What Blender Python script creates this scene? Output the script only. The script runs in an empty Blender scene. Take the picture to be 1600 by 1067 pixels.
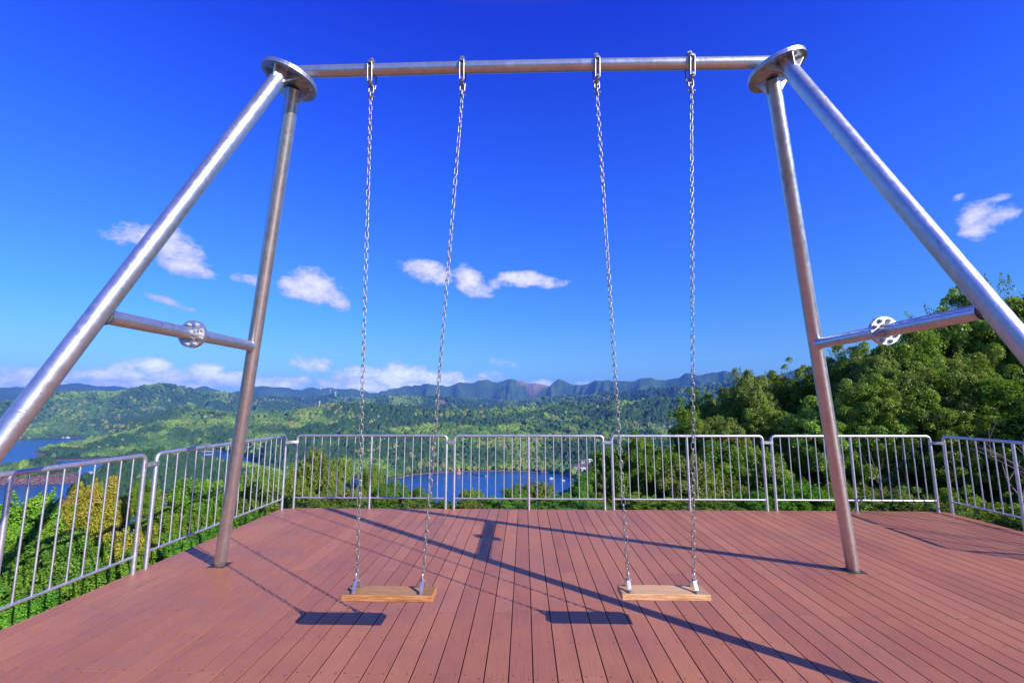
import bpy, math, random
import numpy as np
from mathutils import Vector, Matrix
random.seed(7)
RS = np.random.RandomState(11)
sc = bpy.context.scene
COL = sc.collection
R = math.radians
PI = math.pi

# ------------------------------------------------------------------ camera
EYE = 1.65
FPX = 704.9
PITCH, YAW, ROLL = 7.80, -1.544, -0.04
SEA = -158.35
cam_d = bpy.data.cameras.new('camera')
cam = bpy.data.objects.new('camera', cam_d)
COL.objects.link(cam)
cam_d.sensor_width = 36.0
cam_d.lens = FPX / 1600 * 36.0
cam_d.clip_start = 0.05
cam_d.clip_end = 60000
_y, _p, _r = R(YAW), R(PITCH), R(ROLL)
FW = Vector((math.sin(_y) * math.cos(_p), math.cos(_y) * math.cos(_p), math.sin(_p)))
RT0 = Vector((math.cos(_y), -math.sin(_y), 0))
UP0 = RT0.cross(FW)
RT = RT0 * math.cos(_r) + UP0 * math.sin(_r)
UP = UP0 * math.cos(_r) - RT0 * math.sin(_r)
cam.matrix_world = Matrix(((RT.x, UP.x, -FW.x, 0), (RT.y, UP.y, -FW.y, 0), (RT.z, UP.z, -FW.z, EYE), (0, 0, 0, 1)))
sc.camera = cam

def ray(u, v):
    """direction through a pixel of the 1600x1067 photograph (forward component 1)"""
    return FW + RT * ((u - 800) / FPX) - UP * ((v - 533.5) / FPX)
def at_depth(u, v, zc):
    d = ray(u, v)
    return Vector((0, 0, EYE)) + d * zc
def at_height(u, v, z):
    d = ray(u, v)
    return Vector((0, 0, EYE)) + d * ((z - EYE) / d.z)
def azel(u, v):
    d = ray(u, v)
    return math.atan2(d.x, d.y), math.atan2(d.z, math.hypot(d.x, d.y))

# ------------------------------------------------------------------ helpers
def link(o):
    COL.objects.link(o); return o
def empty(name, loc, rz=0.0):
    o = bpy.data.objects.new(name, None)
    o.location = loc; o.rotation_euler = (0, 0, rz); o.empty_display_size = 0.1
    return link(o)
def tag(o, label, cat, group=None, kind=None):
    if label: o['label'] = label
    if cat: o['category'] = cat
    if group: o['group'] = group
    if kind: o['kind'] = kind
    return o

class MB:
    """collects verts / faces of one mesh"""
    def __init__(s):
        s.v = []; s.f = []; s.m = []; s.sm = []
    def add(s, vs, fs, mi=0, smooth=False):
        b = len(s.v)
        s.v.extend([tuple(x) for x in vs])
        for f in fs:
            s.f.append(tuple(b + i for i in f)); s.m.append(mi); s.sm.append(smooth)
    def box(s, c, d, mi=0, rot=None):
        hx, hy, hz = d[0] / 2, d[1] / 2, d[2] / 2
        vs = [Vector((x, y, z)) for x in (-hx, hx) for y in (-hy, hy) for z in (-hz, hz)]
        if rot is not None: vs = [rot @ v for v in vs]
        vs = [v + Vector(c) for v in vs]
        s.add(vs, [(0, 1, 3, 2), (4, 6, 7, 5), (0, 4, 5, 1), (2, 3, 7, 6), (0, 2, 6, 4), (1, 5, 7, 3)], mi)
    def bbox(s, c, d, b=0.004, mi=0, rot=None):
        """box with chamfered edges"""
        hx, hy, hz = d[0] / 2, d[1] / 2, d[2] / 2
        vs = []; idx = {}
        for sx in (-1, 1):
            for sy in (-1, 1):
                for sz in (-1, 1):
                    for k in range(3):
                        p = [sx * hx, sy * hy, sz * hz]
                        for j in range(3):
                            if j != k: p[j] -= (sx, sy, sz)[j] * b
                        idx[(sx, sy, sz, k)] = len(vs); vs.append(Vector(p))
        fs = []
        for k in range(3):
            a, c2 = (k + 1) % 3, (k + 2) % 3
            for sg in (-1, 1):
                def g(p, q):
                    t = [0, 0, 0]; t[k] = sg; t[a] = p; t[c2] = q
                    return idx[(t[0], t[1], t[2], k)]
                f = [g(-1, -1), g(1, -1), g(1, 1), g(-1, 1)]
                fs.append(f if sg > 0 else f[::-1])
            for p in (-1, 1):
                for q in (-1, 1):
                    def e(sg, kk):
                        t = [0, 0, 0]; t[k] = sg; t[a] = p; t[c2] = q
                        return idx[(t[0], t[1], t[2], kk)]
                    f = [e(-1, a), e(1, a), e(1, c2), e(-1, c2)]
                    fs.append(f if p * q > 0 else f[::-1])
        for sx in (-1, 1):
            for sy in (-1, 1):
                for sz in (-1, 1):
                    f = [idx[(sx, sy, sz, k)] for k in range(3)]
                    fs.append(f if sx * sy * sz > 0 else f[::-1])
        if rot is not None: vs = [rot @ v for v in vs]
        s.add([v + Vector(c) for v in vs], fs, mi)
    def path(s, pts, r, n=12, mi=0, closed=False, caps=True, smooth=True):
        pts = [Vector(p) for p in pts]; N = len(pts)
        rr = r if isinstance(r, (list, tuple)) else [r] * N
        tang = []
        for i in range(N):
            if closed: t = pts[(i + 1) % N] - pts[i - 1]
            elif i == 0: t = pts[1] - pts[0]
            elif i == N - 1: t = pts[-1] - pts[-2]
            else: t = (pts[i + 1] - pts[i]).normalized() + (pts[i] - pts[i - 1]).normalized()
            tang.append(t.normalized())
        t0 = tang[0]
        ref = Vector((0, 0, 1)) if abs(t0.z) < 0.9 else Vector((1, 0, 0))
        nx = (ref - t0 * ref.dot(t0)).normalized()
        vs = []
        for i in range(N):
            t = tang[i]
            nx = (nx - t * nx.dot(t)).normalized(); ny = t.cross(nx)
            for k in range(n):
                a = 2 * PI * k / n
                vs.append(pts[i] + (nx * math.cos(a) + ny * math.sin(a)) * rr[i])
        fs = []
        for i in range(N if closed else N - 1):
            j = (i + 1) % N
            for k in range(n):
                l = (k + 1) % n
                fs.append((i * n + k, i * n + l, j * n + l, j * n + k))
        s.add(vs, fs, mi, smooth)
        if caps and not closed:
            s.add(vs[:n], [tuple(range(n))[::-1]], mi)
            s.add(vs[-n:], [tuple(range(n))], mi)
    def tube(s, a, b, r, n=12, r2=None, mi=0, smooth=True):
        s.path([a, b], [r, r if r2 is None else r2], n, mi, smooth=smooth)
    def build(s, name, mat, parent=None, loc=None):
        me = bpy.data.meshes.new(name)
        me.from_pydata(s.v, [], s.f)
        me.polygons.foreach_set('material_index', s.m)
        me.polygons.foreach_set('use_smooth', s.sm)
        for m in (mat if isinstance(mat, (list, tuple)) else [mat]): me.materials.append(m)
        me.update()
        o = link(bpy.data.objects.new(name, me))
        if parent is not None: o.parent = parent
        if loc is not None: o.location = loc
        return o

def np_mesh(name, verts, faces, mat, smooth=False):
    """faces: (n,4) or (n,3) int array"""
    me = bpy.data.meshes.new(name)
    n, k = faces.shape
    me.vertices.add(len(verts)); me.vertices.foreach_set('co', np.ascontiguousarray(verts, dtype=np.float32).ravel())
    me.loops.add(n * k); me.loops.foreach_set('vertex_index', np.ascontiguousarray(faces, dtype=np.int32).ravel())
    me.polygons.add(n)
    me.polygons.foreach_set('loop_start', np.arange(0, n * k, k, dtype=np.int32))
    me.polygons.foreach_set('loop_total', np.full(n, k, dtype=np.int32))
    me.polygons.foreach_set('use_smooth', np.full(n, smooth))
    me.materials.append(mat)
    me.update(calc_edges=True)
    return me

# ------------------------------------------------------------------ materials
def new_mat(name):
    m = bpy.data.materials.new(name); m.use_nodes = True
    nt = m.node_tree; nt.nodes.clear()
    out = nt.nodes.new('ShaderNodeOutputMaterial')
    b = nt.nodes.new('ShaderNodeBsdfPrincipled')
    nt.links.new(b.outputs[0], out.inputs['Surface'])
    return m, nt, b, out
def N(nt, t, **kw):
    n = nt.nodes.new(t)
    for k, v in kw.items(): setattr(n, k, v)
    return n
def ramp(nt, fac, stops):
    r = N(nt, 'ShaderNodeValToRGB')
    el = r.color_ramp.elements
    while len(el) < len(stops): el.new(0.5)
    for e, (p, c) in zip(el, stops):
        e.position = p; e.color = (c[0], c[1], c[2], 1) if not isinstance(c, (int, float)) else (c, c, c, 1)
    nt.links.new(fac, r.inputs[0])
    return r.outputs[0]
def mathn(nt, op, a, b=None, clamp=False):
    n = N(nt, 'ShaderNodeMath', operation=op); n.use_clamp = clamp
    for i, x in enumerate((a, b)):
        if x is None: continue
        if isinstance(x, (int, float)): n.inputs[i].default_value = x
        else: nt.links.new(x, n.inputs[i])
    return n.outputs[0]
def mixc(nt, fac, a, b, mode='MIX'):
    n = N(nt, 'ShaderNodeMix', data_type='RGBA', blend_type=mode)
    for i, x in ((0, fac), (6, a), (7, b)):
        if isinstance(x, (int, float)): n.inputs[i].default_value = x
        elif isinstance(x, tuple): n.inputs[i].default_value = (x[0], x[1], x[2], 1)
        else: nt.links.new(x, n.inputs[i])
    return n.outputs[2]
def noise(nt, scale, detail=4, rough=0.55, vec=None, stretch=None, obj=True):
    if vec is None:
        tc = N(nt, 'ShaderNodeTexCoord'); vec = tc.outputs['Object'] if obj else tc.outputs['Generated']
    if stretch:
        mp = N(nt, 'ShaderNodeMapping'); mp.inputs['Scale'].default_value = stretch
        nt.links.new(vec, mp.inputs[0]); vec = mp.outputs[0]
    n = N(nt, 'ShaderNodeTexNoise'); n.inputs['Scale'].default_value = scale
    n.inputs['Detail'].default_value = detail; n.inputs['Roughness'].default_value = rough
    nt.links.new(vec, n.inputs['Vector'])
    return n.outputs[0]
def bump(nt, h, strength, dist, bsdf):
    b = N(nt, 'ShaderNodeBump'); b.inputs['Strength'].default_value = strength; b.inputs['Distance'].default_value = dist
    nt.links.new(h, b.inputs['Height']); nt.links.new(b.outputs[0], bsdf.inputs['Normal'])

def galv(name, base, rlo, rhi, spang=38.0, bs=0.25, met=0.9):
    m, nt, b, o = new_mat(name)
    tc = N(nt, 'ShaderNodeTexCoord')
    vo = N(nt, 'ShaderNodeTexVoronoi'); vo.inputs['Scale'].default_value = spang
    nt.links.new(tc.outputs['Object'], vo.inputs['Vector'])
    n1 = noise(nt, 5, 6, 0.7, tc.outputs['Object']); n2 = noise(nt, 60, 3, 0.6, tc.outputs['Object'])
    sp = N(nt, 'ShaderNodeSeparateColor'); nt.links.new(vo.outputs['Color'], sp.inputs[0])
    c = ramp(nt, n1, [(0.3, tuple(x * 0.90 for x in base)), (0.62, base), (0.75, tuple(min(1, x * 1.12) for x in base))])
    c = mixc(nt, 0.07, c, sp.outputs[0])
    pit = ramp(nt, n2, [(0.28, 0.6), (0.35, 1.0)])
    sc1 = noise(nt, 3.0, 5, 0.8, tc.outputs['Object'], (6, 6, 0.8))
    pit = mixc(nt, 1.0, pit, ramp(nt, sc1, [(0.34, 0.72), (0.40, 1.0)]), 'MULTIPLY')
    c = mixc(nt, 1.0, c, pit, 'MULTIPLY')
    b.inputs['Metallic'].default_value = met
    nt.links.new(c, b.inputs['Base Color'])
    rr = mathn(nt, 'ADD', mathn(nt, 'MULTIPLY', n1, rhi - rlo), mathn(nt, 'ADD', mathn(nt, 'MULTIPLY', sp.outputs[1], 0.08), rlo))
    nt.links.new(rr, b.inputs['Roughness'])
    hh = mathn(nt, 'ADD', mathn(nt, 'MULTIPLY', n1, 0.6), mathn(nt, 'MULTIPLY', n2, 0.4))
    bump(nt, hh, bs, 0.004, b)
    return m
M_PIPE = galv('galvanised_pipe', (0.60, 0.61, 0.625), 0.21, 0.44, 30, 0.26, 0.88)
M_FENCE = galv('galvanised_fence', (0.62, 0.63, 0.65), 0.25, 0.5, 45, 0.3, 0.82)
M_CHAIN = galv('chain_steel', (0.38, 0.37, 0.335), 0.30, 0.5, 120, 0.15, 0.9)
M_BRIGHT = galv('bright_steel', (0.62, 0.62, 0.61), 0.25, 0.45, 60, 0.1, 0.88)
M_HANG = galv('hanger_steel', (0.40, 0.39, 0.36), 0.30, 0.5, 60, 0.1, 0.88)

def deck_mat():
    m, nt, b, o = new_mat('deck_board')
    at = N(nt, 'ShaderNodeAttribute', attribute_name='rnd')
    tc = N(nt, 'ShaderNodeTexCoord')
    off = N(nt, 'ShaderNodeVectorMath', operation='MULTIPLY_ADD')
    nt.links.new(at.outputs['Color'], off.inputs[0]); off.inputs[1].default_value = (13, 31, 7)
    nt.links.new(tc.outputs['Object'], off.inputs[2])
    g = noise(nt, 9, 6, 0.7, off.outputs[0], (14, 0.55, 1))
    g2 = noise(nt, 60, 3, 0.6, off.outputs[0], (9, 0.25, 1))
    pa = noise(nt, 1.1, 5, 0.65, tc.outputs['Object'])
    du = noise(nt, 160, 2, 0.5, tc.outputs['Object'])
    base = ramp(nt, at.outputs['Fac'], [(0.0, (0.375, 0.133, 0.064)), (0.5, (0.412, 0.152, 0.072)), (1.0, (0.455, 0.175, 0.085))])
    c = mixc(nt, 0.75, base, ramp(nt, g, [(0.25, 0.72), (0.5, 1.0), (0.75, 1.18)]), 'MULTIPLY')
    c = mixc(nt, 0.5, c, ramp(nt, g2, [(0.3, 0.75), (0.55, 1.05)]), 'MULTIPLY')
    c = mixc(nt, 0.8, c, ramp(nt, pa, [(0.25, (0.74, 0.72, 0.76)), (0.5, (0.98, 0.98, 0.98)), (0.65, (1.08, 1.09, 1.08))]), 'MULTIPLY')
    st = noise(nt, 2.6, 7, 0.75, tc.outputs['Object'], (1.6, 0.5, 1))
    c = mixc(nt, 0.8, c, ramp(nt, st, [(0.30, 0.70), (0.42, 1.0), (0.62, 1.0), (0.70, 1.14)]), 'MULTIPLY')
    c = mixc(nt, ramp(nt, du, [(0.66, 0.0), (0.74, 0.30)]), c, (0.50, 0.34, 0.28))
    nt.links.new(c, b.inputs['Base Color'])
    nt.links.new(ramp(nt, pa, [(0.3, 0.42), (0.7, 0.60)]), b.inputs['Roughness'])
    b.inputs['Specular IOR Level'].default_value = 0.5
    bump(nt, mathn(nt, 'ADD', g, mathn(nt, 'MULTIPLY', g2, 0.5)), 0.35, 0.002, b)
    return m
M_DECK = deck_mat()
def plain(name, col, rough=0.7, metal=0.0, nz=0.25, scale=20):
    m, nt, b, o = new_mat(name)
    n = noise(nt, scale, 5, 0.6)
    c = ramp(nt, n, [(0.3, tuple(x * (1 - nz) for x in col)), (0.7, tuple(min(1, x * (1 + nz)) for x in col))])
    nt.links.new(c, b.inputs['Base Color'])
    b.inputs['Roughness'].default_value = rough; b.inputs['Metallic'].default_value = metal
    bump(nt, n, 0.3, 0.003, b)
    return m
M_DARK = plain('dark_fascia', (0.05, 0.035, 0.03), 0.8)
M_SCREW = plain('screw_head', (0.09, 0.06, 0.055), 0.4, 0.6)
def wood(name, lo, hi, grey):
    m, nt, b, o = new_mat(name)
    tc = N(nt, 'ShaderNodeTexCoord')
    g = noise(nt, 6, 6, 0.7, tc.outputs['Object'], (1.0, 14, 14))
    g2 = noise(nt, 30, 4, 0.6, tc.outputs['Object'], (0.5, 16, 16))
    pt = noise(nt, 3, 3, 0.5, tc.outputs['Object'])
    sepo = N(nt, 'ShaderNodeSeparateXYZ'); nt.links.new(tc.outputs['Object'], sepo.inputs[0])
    c = ramp(nt, g, [(0.36, tuple(x * 0.75 for x in lo)), (0.46, lo), (0.56, hi), (0.8, tuple(min(1, x * 1.15) for x in hi))])
    c = mixc(nt, 0.8, c, ramp(nt, g2, [(0.38, 0.62), (0.58, 1.0)]), 'MULTIPLY')
    # the trodden top face has weathered greyer than the edges
    geo = N(nt, 'ShaderNodeNewGeometry'); sep = N(nt, 'ShaderNodeSeparateXYZ')
    nt.links.new(geo.outputs['Normal'], sep.inputs[0])
    top = ramp(nt, sep.outputs[2], [(0.5, 0.0), (0.9, 1.0)])
    f = mathn(nt, 'MULTIPLY', top, ramp(nt, pt, [(0.35, 0.35), (0.65, 0.8)]))
    c = mixc(nt, mathn(nt, 'MULTIPLY', f, 0.8), c, grey)
    ends = ramp(nt, mathn(nt, 'ADD', mathn(nt, 'ABSOLUTE', sepo.outputs[0]), mathn(nt, 'MULTIPLY', pt, 0.14)), [(0.26, (1.0, 1.0, 1.0)), (0.33, (0.72, 0.70, 0.70))])
    c = mixc(nt, top, c, mixc(nt, 1.0, c, ends, 'MULTIPLY'))
    nt.links.new(c, b.inputs['Base Color']); b.inputs['Roughness'].default_value = 0.7; b.inputs['Specular IOR Level'].default_value = 0.25
    bump(nt, g2, 0.3, 0.002, b)
    return m
M_WOOD1 = wood('weathered_seat_wood', (0.42, 0.17, 0.055), (0.62, 0.29, 0.10), (0.40, 0.25, 0.12))
M_WOOD2 = wood('pale_seat_wood', (0.58, 0.30, 0.12), (0.78, 0.46, 0.22), (0.66, 0.45, 0.24))

def leaf_mat(name, stops, trans=0.28, rough=0.42):
    m, nt, b, o = new_mat(name)
    at = N(nt, 'ShaderNodeAttribute', attribute_name='tint')
    c = ramp(nt, at.outputs['Fac'], stops)
    oi = N(nt, 'ShaderNodeObjectInfo')
    hs = N(nt, 'ShaderNodeHueSaturation')
    nt.links.new(mathn(nt, 'ADD', mathn(nt, 'MULTIPLY', oi.outputs['Random'], 0.03), 0.485), hs.inputs['Hue'])
    nt.links.new(mathn(nt, 'ADD', mathn(nt, 'MULTIPLY', oi.outputs['Random'], 0.3), 0.85), hs.inputs['Value'])
    nt.links.new(c, hs.inputs['Color'])
    nt.links.new(hs.outputs[0], b.inputs['Base Color']); b.inputs['Roughness'].default_value = rough
    b.inputs['Specular IOR Level'].default_value = 0.35
    tr = N(nt, 'ShaderNodeBsdfTranslucent'); mx = N(nt, 'ShaderNodeMixShader'); mx.inputs[0].default_value = trans
    nt.links.new(mixc(nt, 1.0, hs.outputs[0], (1.3, 1.25, 0.5), 'MULTIPLY'), tr.inputs[0])
    nt.links.new(b.outputs[0], mx.inputs[1]); nt.links.new(tr.outputs[0], mx.inputs[2])
    nt.links.new(mx.outputs[0], o.inputs['Surface'])
    return m
L_BRIGHT = leaf_mat('bright_leaf', [(0.0, (0.060, 0.16, 0.012)), (0.5, (0.13, 0.29, 0.02)), (0.85, (0.24, 0.42, 0.03)), (1.0, (0.42, 0.52, 0.08))])
L_GOLD = leaf_mat('golden_leaf', [(0.0, (0.12, 0.24, 0.02)), (0.38, (0.28, 0.38, 0.035)), (0.72, (0.52, 0.48, 0.05)), (0.92, (0.62, 0.40, 0.07)), (1.0, (0.60, 0.25, 0.07))])
L_OLIVE = leaf_mat('olive_leaf', [(0.0, (0.07, 0.14, 0.02)), (0.5, (0.18, 0.28, 0.035)), (0.85, (0.31, 0.40, 0.06)), (0.95, (0.38, 0.38, 0.10)), (1.0, (0.48, 0.28, 0.14))])
L_DARK = leaf_mat('glossy_dark_leaf', [(0.0, (0.07, 0.135, 0.016)), (0.5, (0.18, 0.30, 0.028)), (0.85, (0.33, 0.47, 0.05)), (1.0, (0.46, 0.46, 0.10))], 0.25, 0.38)
L_MID = leaf_mat('mid_leaf', [(0.0, (0.06, 0.16, 0.015)), (0.5, (0.12, 0.29, 0.025)), (0.9, (0.20, 0.40, 0.04)), (1.0, (0.36, 0.42, 0.08))])
M_BARK = plain('bark', (0.17, 0.13, 0.105), 0.9, 0, 0.45, 18)
M_BARKP = plain('pale_bark', (0.30, 0.26, 0.22), 0.9, 0, 0.4, 14)
M_WHITE = plain('white_paint', (0.72, 0.72, 0.70), 0.5, 0, 0.08, 2)
M_ROOFG = plain('grey_roof', (0.20, 0.21, 0.24), 0.7, 0, 0.2, 1)
M_ROOFR = plain('brown_roof', (0.20, 0.11, 0.08), 0.7, 0, 0.2, 1)
M_WALLC = plain('cream_wall', (0.55, 0.50, 0.42), 0.8, 0, 0.12, 1)
M_GLASSD = plain('dark_window', (0.03, 0.04, 0.06), 0.15, 0, 0.1, 1)
M_CONC = plain('concrete', (0.36, 0.35, 0.33), 0.85, 0, 0.2, 0.6)
M_ROCK = plain('bare_rock', (0.50, 0.24, 0.13), 0.9, 0, 0.35, 0.25)
M_BLUEH = plain('blue_hull', (0.05, 0.14, 0.35), 0.4, 0, 0.1, 2)

# ------------------------------------------------------------------ world: sky and clouds
SUN_AZ, SUN_EL = 51.4, 28.5          # shadows run towards (-sin az, cos az)
w = bpy.data.worlds.new('World'); sc.world = w; w.use_nodes = True
nt = w.node_tree; nt.nodes.clear()
wo = N(nt, 'ShaderNodeOutputWorld'); bg = N(nt, 'ShaderNodeBackground')
nt.links.new(bg.outputs[0], wo.inputs[0])
sky = N(nt, 'ShaderNodeTexSky', sky_type='NISHITA')
sky.sun_disc = False; sky.sun_elevation = R(SUN_EL)
sky.sun_rotation = math.atan2(math.sin(R(SUN_AZ)), -math.cos(R(SUN_AZ)))
sky.altitude = 200; sky.air_density = 1.0; sky.dust_density = 0.3; sky.ozone_density = 2.5
geo = N(nt, 'ShaderNodeTexCoord'); sep = N(nt, 'ShaderNodeSeparateXYZ')
nrm = N(nt, 'ShaderNodeVectorMath', operation='NORMALIZE'); nt.links.new(geo.outputs['Generated'], nrm.inputs[0])
nt.links.new(nrm.outputs[0], sep.inputs[0])
EL = mathn(nt, 'ARCSINE', sep.outputs[2]); AZ = mathn(nt, 'ARCTAN2', sep.outputs[0], sep.outputs[1])
tint = ramp(nt, mathn(nt, 'DIVIDE', EL, 1.0, True), [(0.0, (0.52, 0.76, 1.02)), (0.10, (0.40, 0.73, 1.17)), (0.184, (0.28, 0.68, 1.32)), (0.456, (0.155, 0.50, 2.08)), (0.77, (0.07, 0.19, 2.1)), (0.95, (1.3, 1.0, 1.3))])  # last stop brightens the unseen zenith so shadows turn less blue
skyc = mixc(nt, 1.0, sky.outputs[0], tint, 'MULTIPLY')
# clouds stand at their own bearings and heights in the sky dome: (u, v, half width, half height, tilt deg, density)
CL = [(225, 370, 36, 15, 8, .95), (268, 388, 42, 24, 25, 1.25), (285, 404, 34, 22, 25, 1.2), (318, 428, 22, 7, 12, .75), (186, 371, 24, 9, 0, .6),
      (462, 446, 26, 16, -5, 1.1), (488, 448, 34, 23, 15, 1.4), (516, 464, 26, 13, 28, 1.2), (390, 434, 26, 7, 0, .6),
      (672, 424, 34, 15, 12, 1.2), (640, 418, 18, 9, 10, .6), (735, 438, 24, 17, 35, 1.3), (755, 452, 14, 9, 30, .9),
      (818, 437, 36, 11, 0, 1.4), (848, 440, 22, 8, 5, 1.1), (770, 445, 9, 8, 0, .8), (870, 441, 14, 6, 0, .6),
      (1530, 334, 26, 16, 0, 1.0), (1562, 338, 20, 13, -20, .95), (1532, 356, 22, 16, -30, .9), (1500, 308, 10, 4, -20, .45), (1545, 315, 24, 6, 0, .55),
      (262, 472, 30, 5, 12, .7), (290, 480, 16, 4, 8, .5), (488, 568, 28, 12, 8, .75), (785, 566, 20, 5, 5, .4), 
      (20, 585, 70, 13, 0, .85), (70, 596, 60, 9, 0, .85), (150, 590, 52, 14, 0, 1.05), (205, 584, 38, 15, 0, 1.0), (240, 575, 34, 14, 0, 1.25), (275, 588, 52, 12, 0, 1.1),
      (325, 580, 28, 13, 0, 1.2), (360, 592, 58, 13, 0, 1.15), (430, 597, 55, 10, 0, 1.1), (230, 600, 120, 9, 0, 1.0), (-60, 590, 80, 20, 0, 1.0),
      (570, 592, 42, 17, 0, 1.15), (622, 588, 46, 17, 0, 1.45), (680, 593, 46, 13, 0, 1.3), (720, 596, 30, 9, 8, 1.0), (600, 603, 90, 10, 0, 1.2),
      (760, 590, 20, 8, 0, .6), (845, 600, 22, 7, 0, .9), (915, 598, 14, 5, 0, .6), (1750, 420, 120, 40, 0, 1.1), (-260, 330, 120, 50, 0, 1.1)]
cv = N(nt, 'ShaderNodeCombineXYZ'); nt.links.new(AZ, cv.inputs[0]); nt.links.new(EL, cv.inputs[1])
wz = N(nt, 'ShaderNodeTexNoise'); wz.inputs['Scale'].default_value = 9; wz.inputs['Detail'].default_value = 5
nt.links.new(cv.outputs[0], wz.inputs['Vector'])
wv = N(nt, 'ShaderNodeVectorMath', operation='SUBTRACT'); nt.links.new(wz.outputs['Color'], wv.inputs[0]); wv.inputs[1].default_value = (0.5, 0.5, 0.5)
ws = N(nt, 'ShaderNodeVectorMath', operation='MULTIPLY_ADD'); nt.links.new(wv.outputs[0], ws.inputs[0]); ws.inputs[1].default_value = (0.035, 0.022, 0); nt.links.new(cv.outputs[0], ws.inputs[2])
acc = None; accb = None
for (u, v, ru, rv, tl, de) in CL:
    a0, e0 = azel(u, v); a1, e1 = azel(u + ru, v); a2, e2 = azel(u, v - rv)
    ra = max(abs(a1 - a0), 1e-4) * 1.36; re = max(abs(e2 - e0), 1e-4) * 1.36
    mp = N(nt, 'ShaderNodeMapping', vector_type='TEXTURE')
    mp.inputs['Location'].default_value = (a0, e0, 0); mp.inputs['Rotation'].default_value = (0, 0, -R(tl)); mp.inputs['Scale'].default_value = (ra, re, 1)
    nt.links.new(ws.outputs[0], mp.inputs[0])
    dt = N(nt, 'ShaderNodeVectorMath', operation='DOT_PRODUCT'); nt.links.new(mp.outputs[0], dt.inputs[0]); nt.links.new(mp.outputs[0], dt.inputs[1])
    val = mathn(nt, 'MULTIPLY', mathn(nt, 'SUBTRACT', 1.0, dt.outputs['Value']), de * 1.0)
    acc = val if acc is None else mathn(nt, 'MAXIMUM', acc, val)
cn = N(nt, 'ShaderNodeTexNoise'); cn.inputs['Scale'].default_value = 30; cn.inputs['Detail'].default_value = 9; cn.inputs['Roughness'].default_value = 0.68
cst = N(nt, 'ShaderNodeMapping'); cst.inputs['Scale'].default_value = (1, 1.6, 1); nt.links.new(cv.outputs[0], cst.inputs[0]); nt.links.new(cst.outputs[0], cn.inputs['Vector'])
dens = mathn(nt, 'ADD', acc, mathn(nt, 'MULTIPLY', mathn(nt, 'SUBTRACT', cn.outputs[0], 0.5), 3.2))
alpha = ramp(nt, dens, [(0.0, 0.0), (0.22, 0.30), (0.60, 0.80), (1.0, 0.95)])
thick = mathn(nt, 'MULTIPLY', dens, 0.62, True)
cw = ramp(nt, thick, [(0.0, (2.1, 3.2, 6.6)), (0.40, (3.9, 4.15, 6.5)), (0.75, (5.8, 5.8, 7.0)), (1.0, (7.0, 6.9, 7.4))])
low = ramp(nt, mathn(nt, 'DIVIDE', EL, 0.14, True), [(0.0, 1.0), (0.45, 0.75), (1.0, 0.0)])
cw = mixc(nt, 1.0, cw, mixc(nt, low, (1.0, 1.0, 1.0), (2.0, 2.05, 1.5)), 'MULTIPLY')
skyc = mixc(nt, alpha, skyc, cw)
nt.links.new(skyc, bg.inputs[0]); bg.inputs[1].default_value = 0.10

sun_d = bpy.data.lights.new('sun', 'SUN'); sun_d.energy = 5.0; sun_d.angle = R(0.45); sun_d.color = (1.0, 0.93, 0.83)
sun = link(bpy.data.objects.new('sun', sun_d))
sd = Vector((math.sin(R(SUN_AZ)) * math.cos(R(SUN_EL)), -math.cos(R(SUN_AZ)) * math.cos(R(SUN_EL)), math.sin(R(SUN_EL))))
sun.rotation_euler = sd.to_track_quat('Z', 'Y').to_euler(); sun.location = (10, -10, 20)

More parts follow.
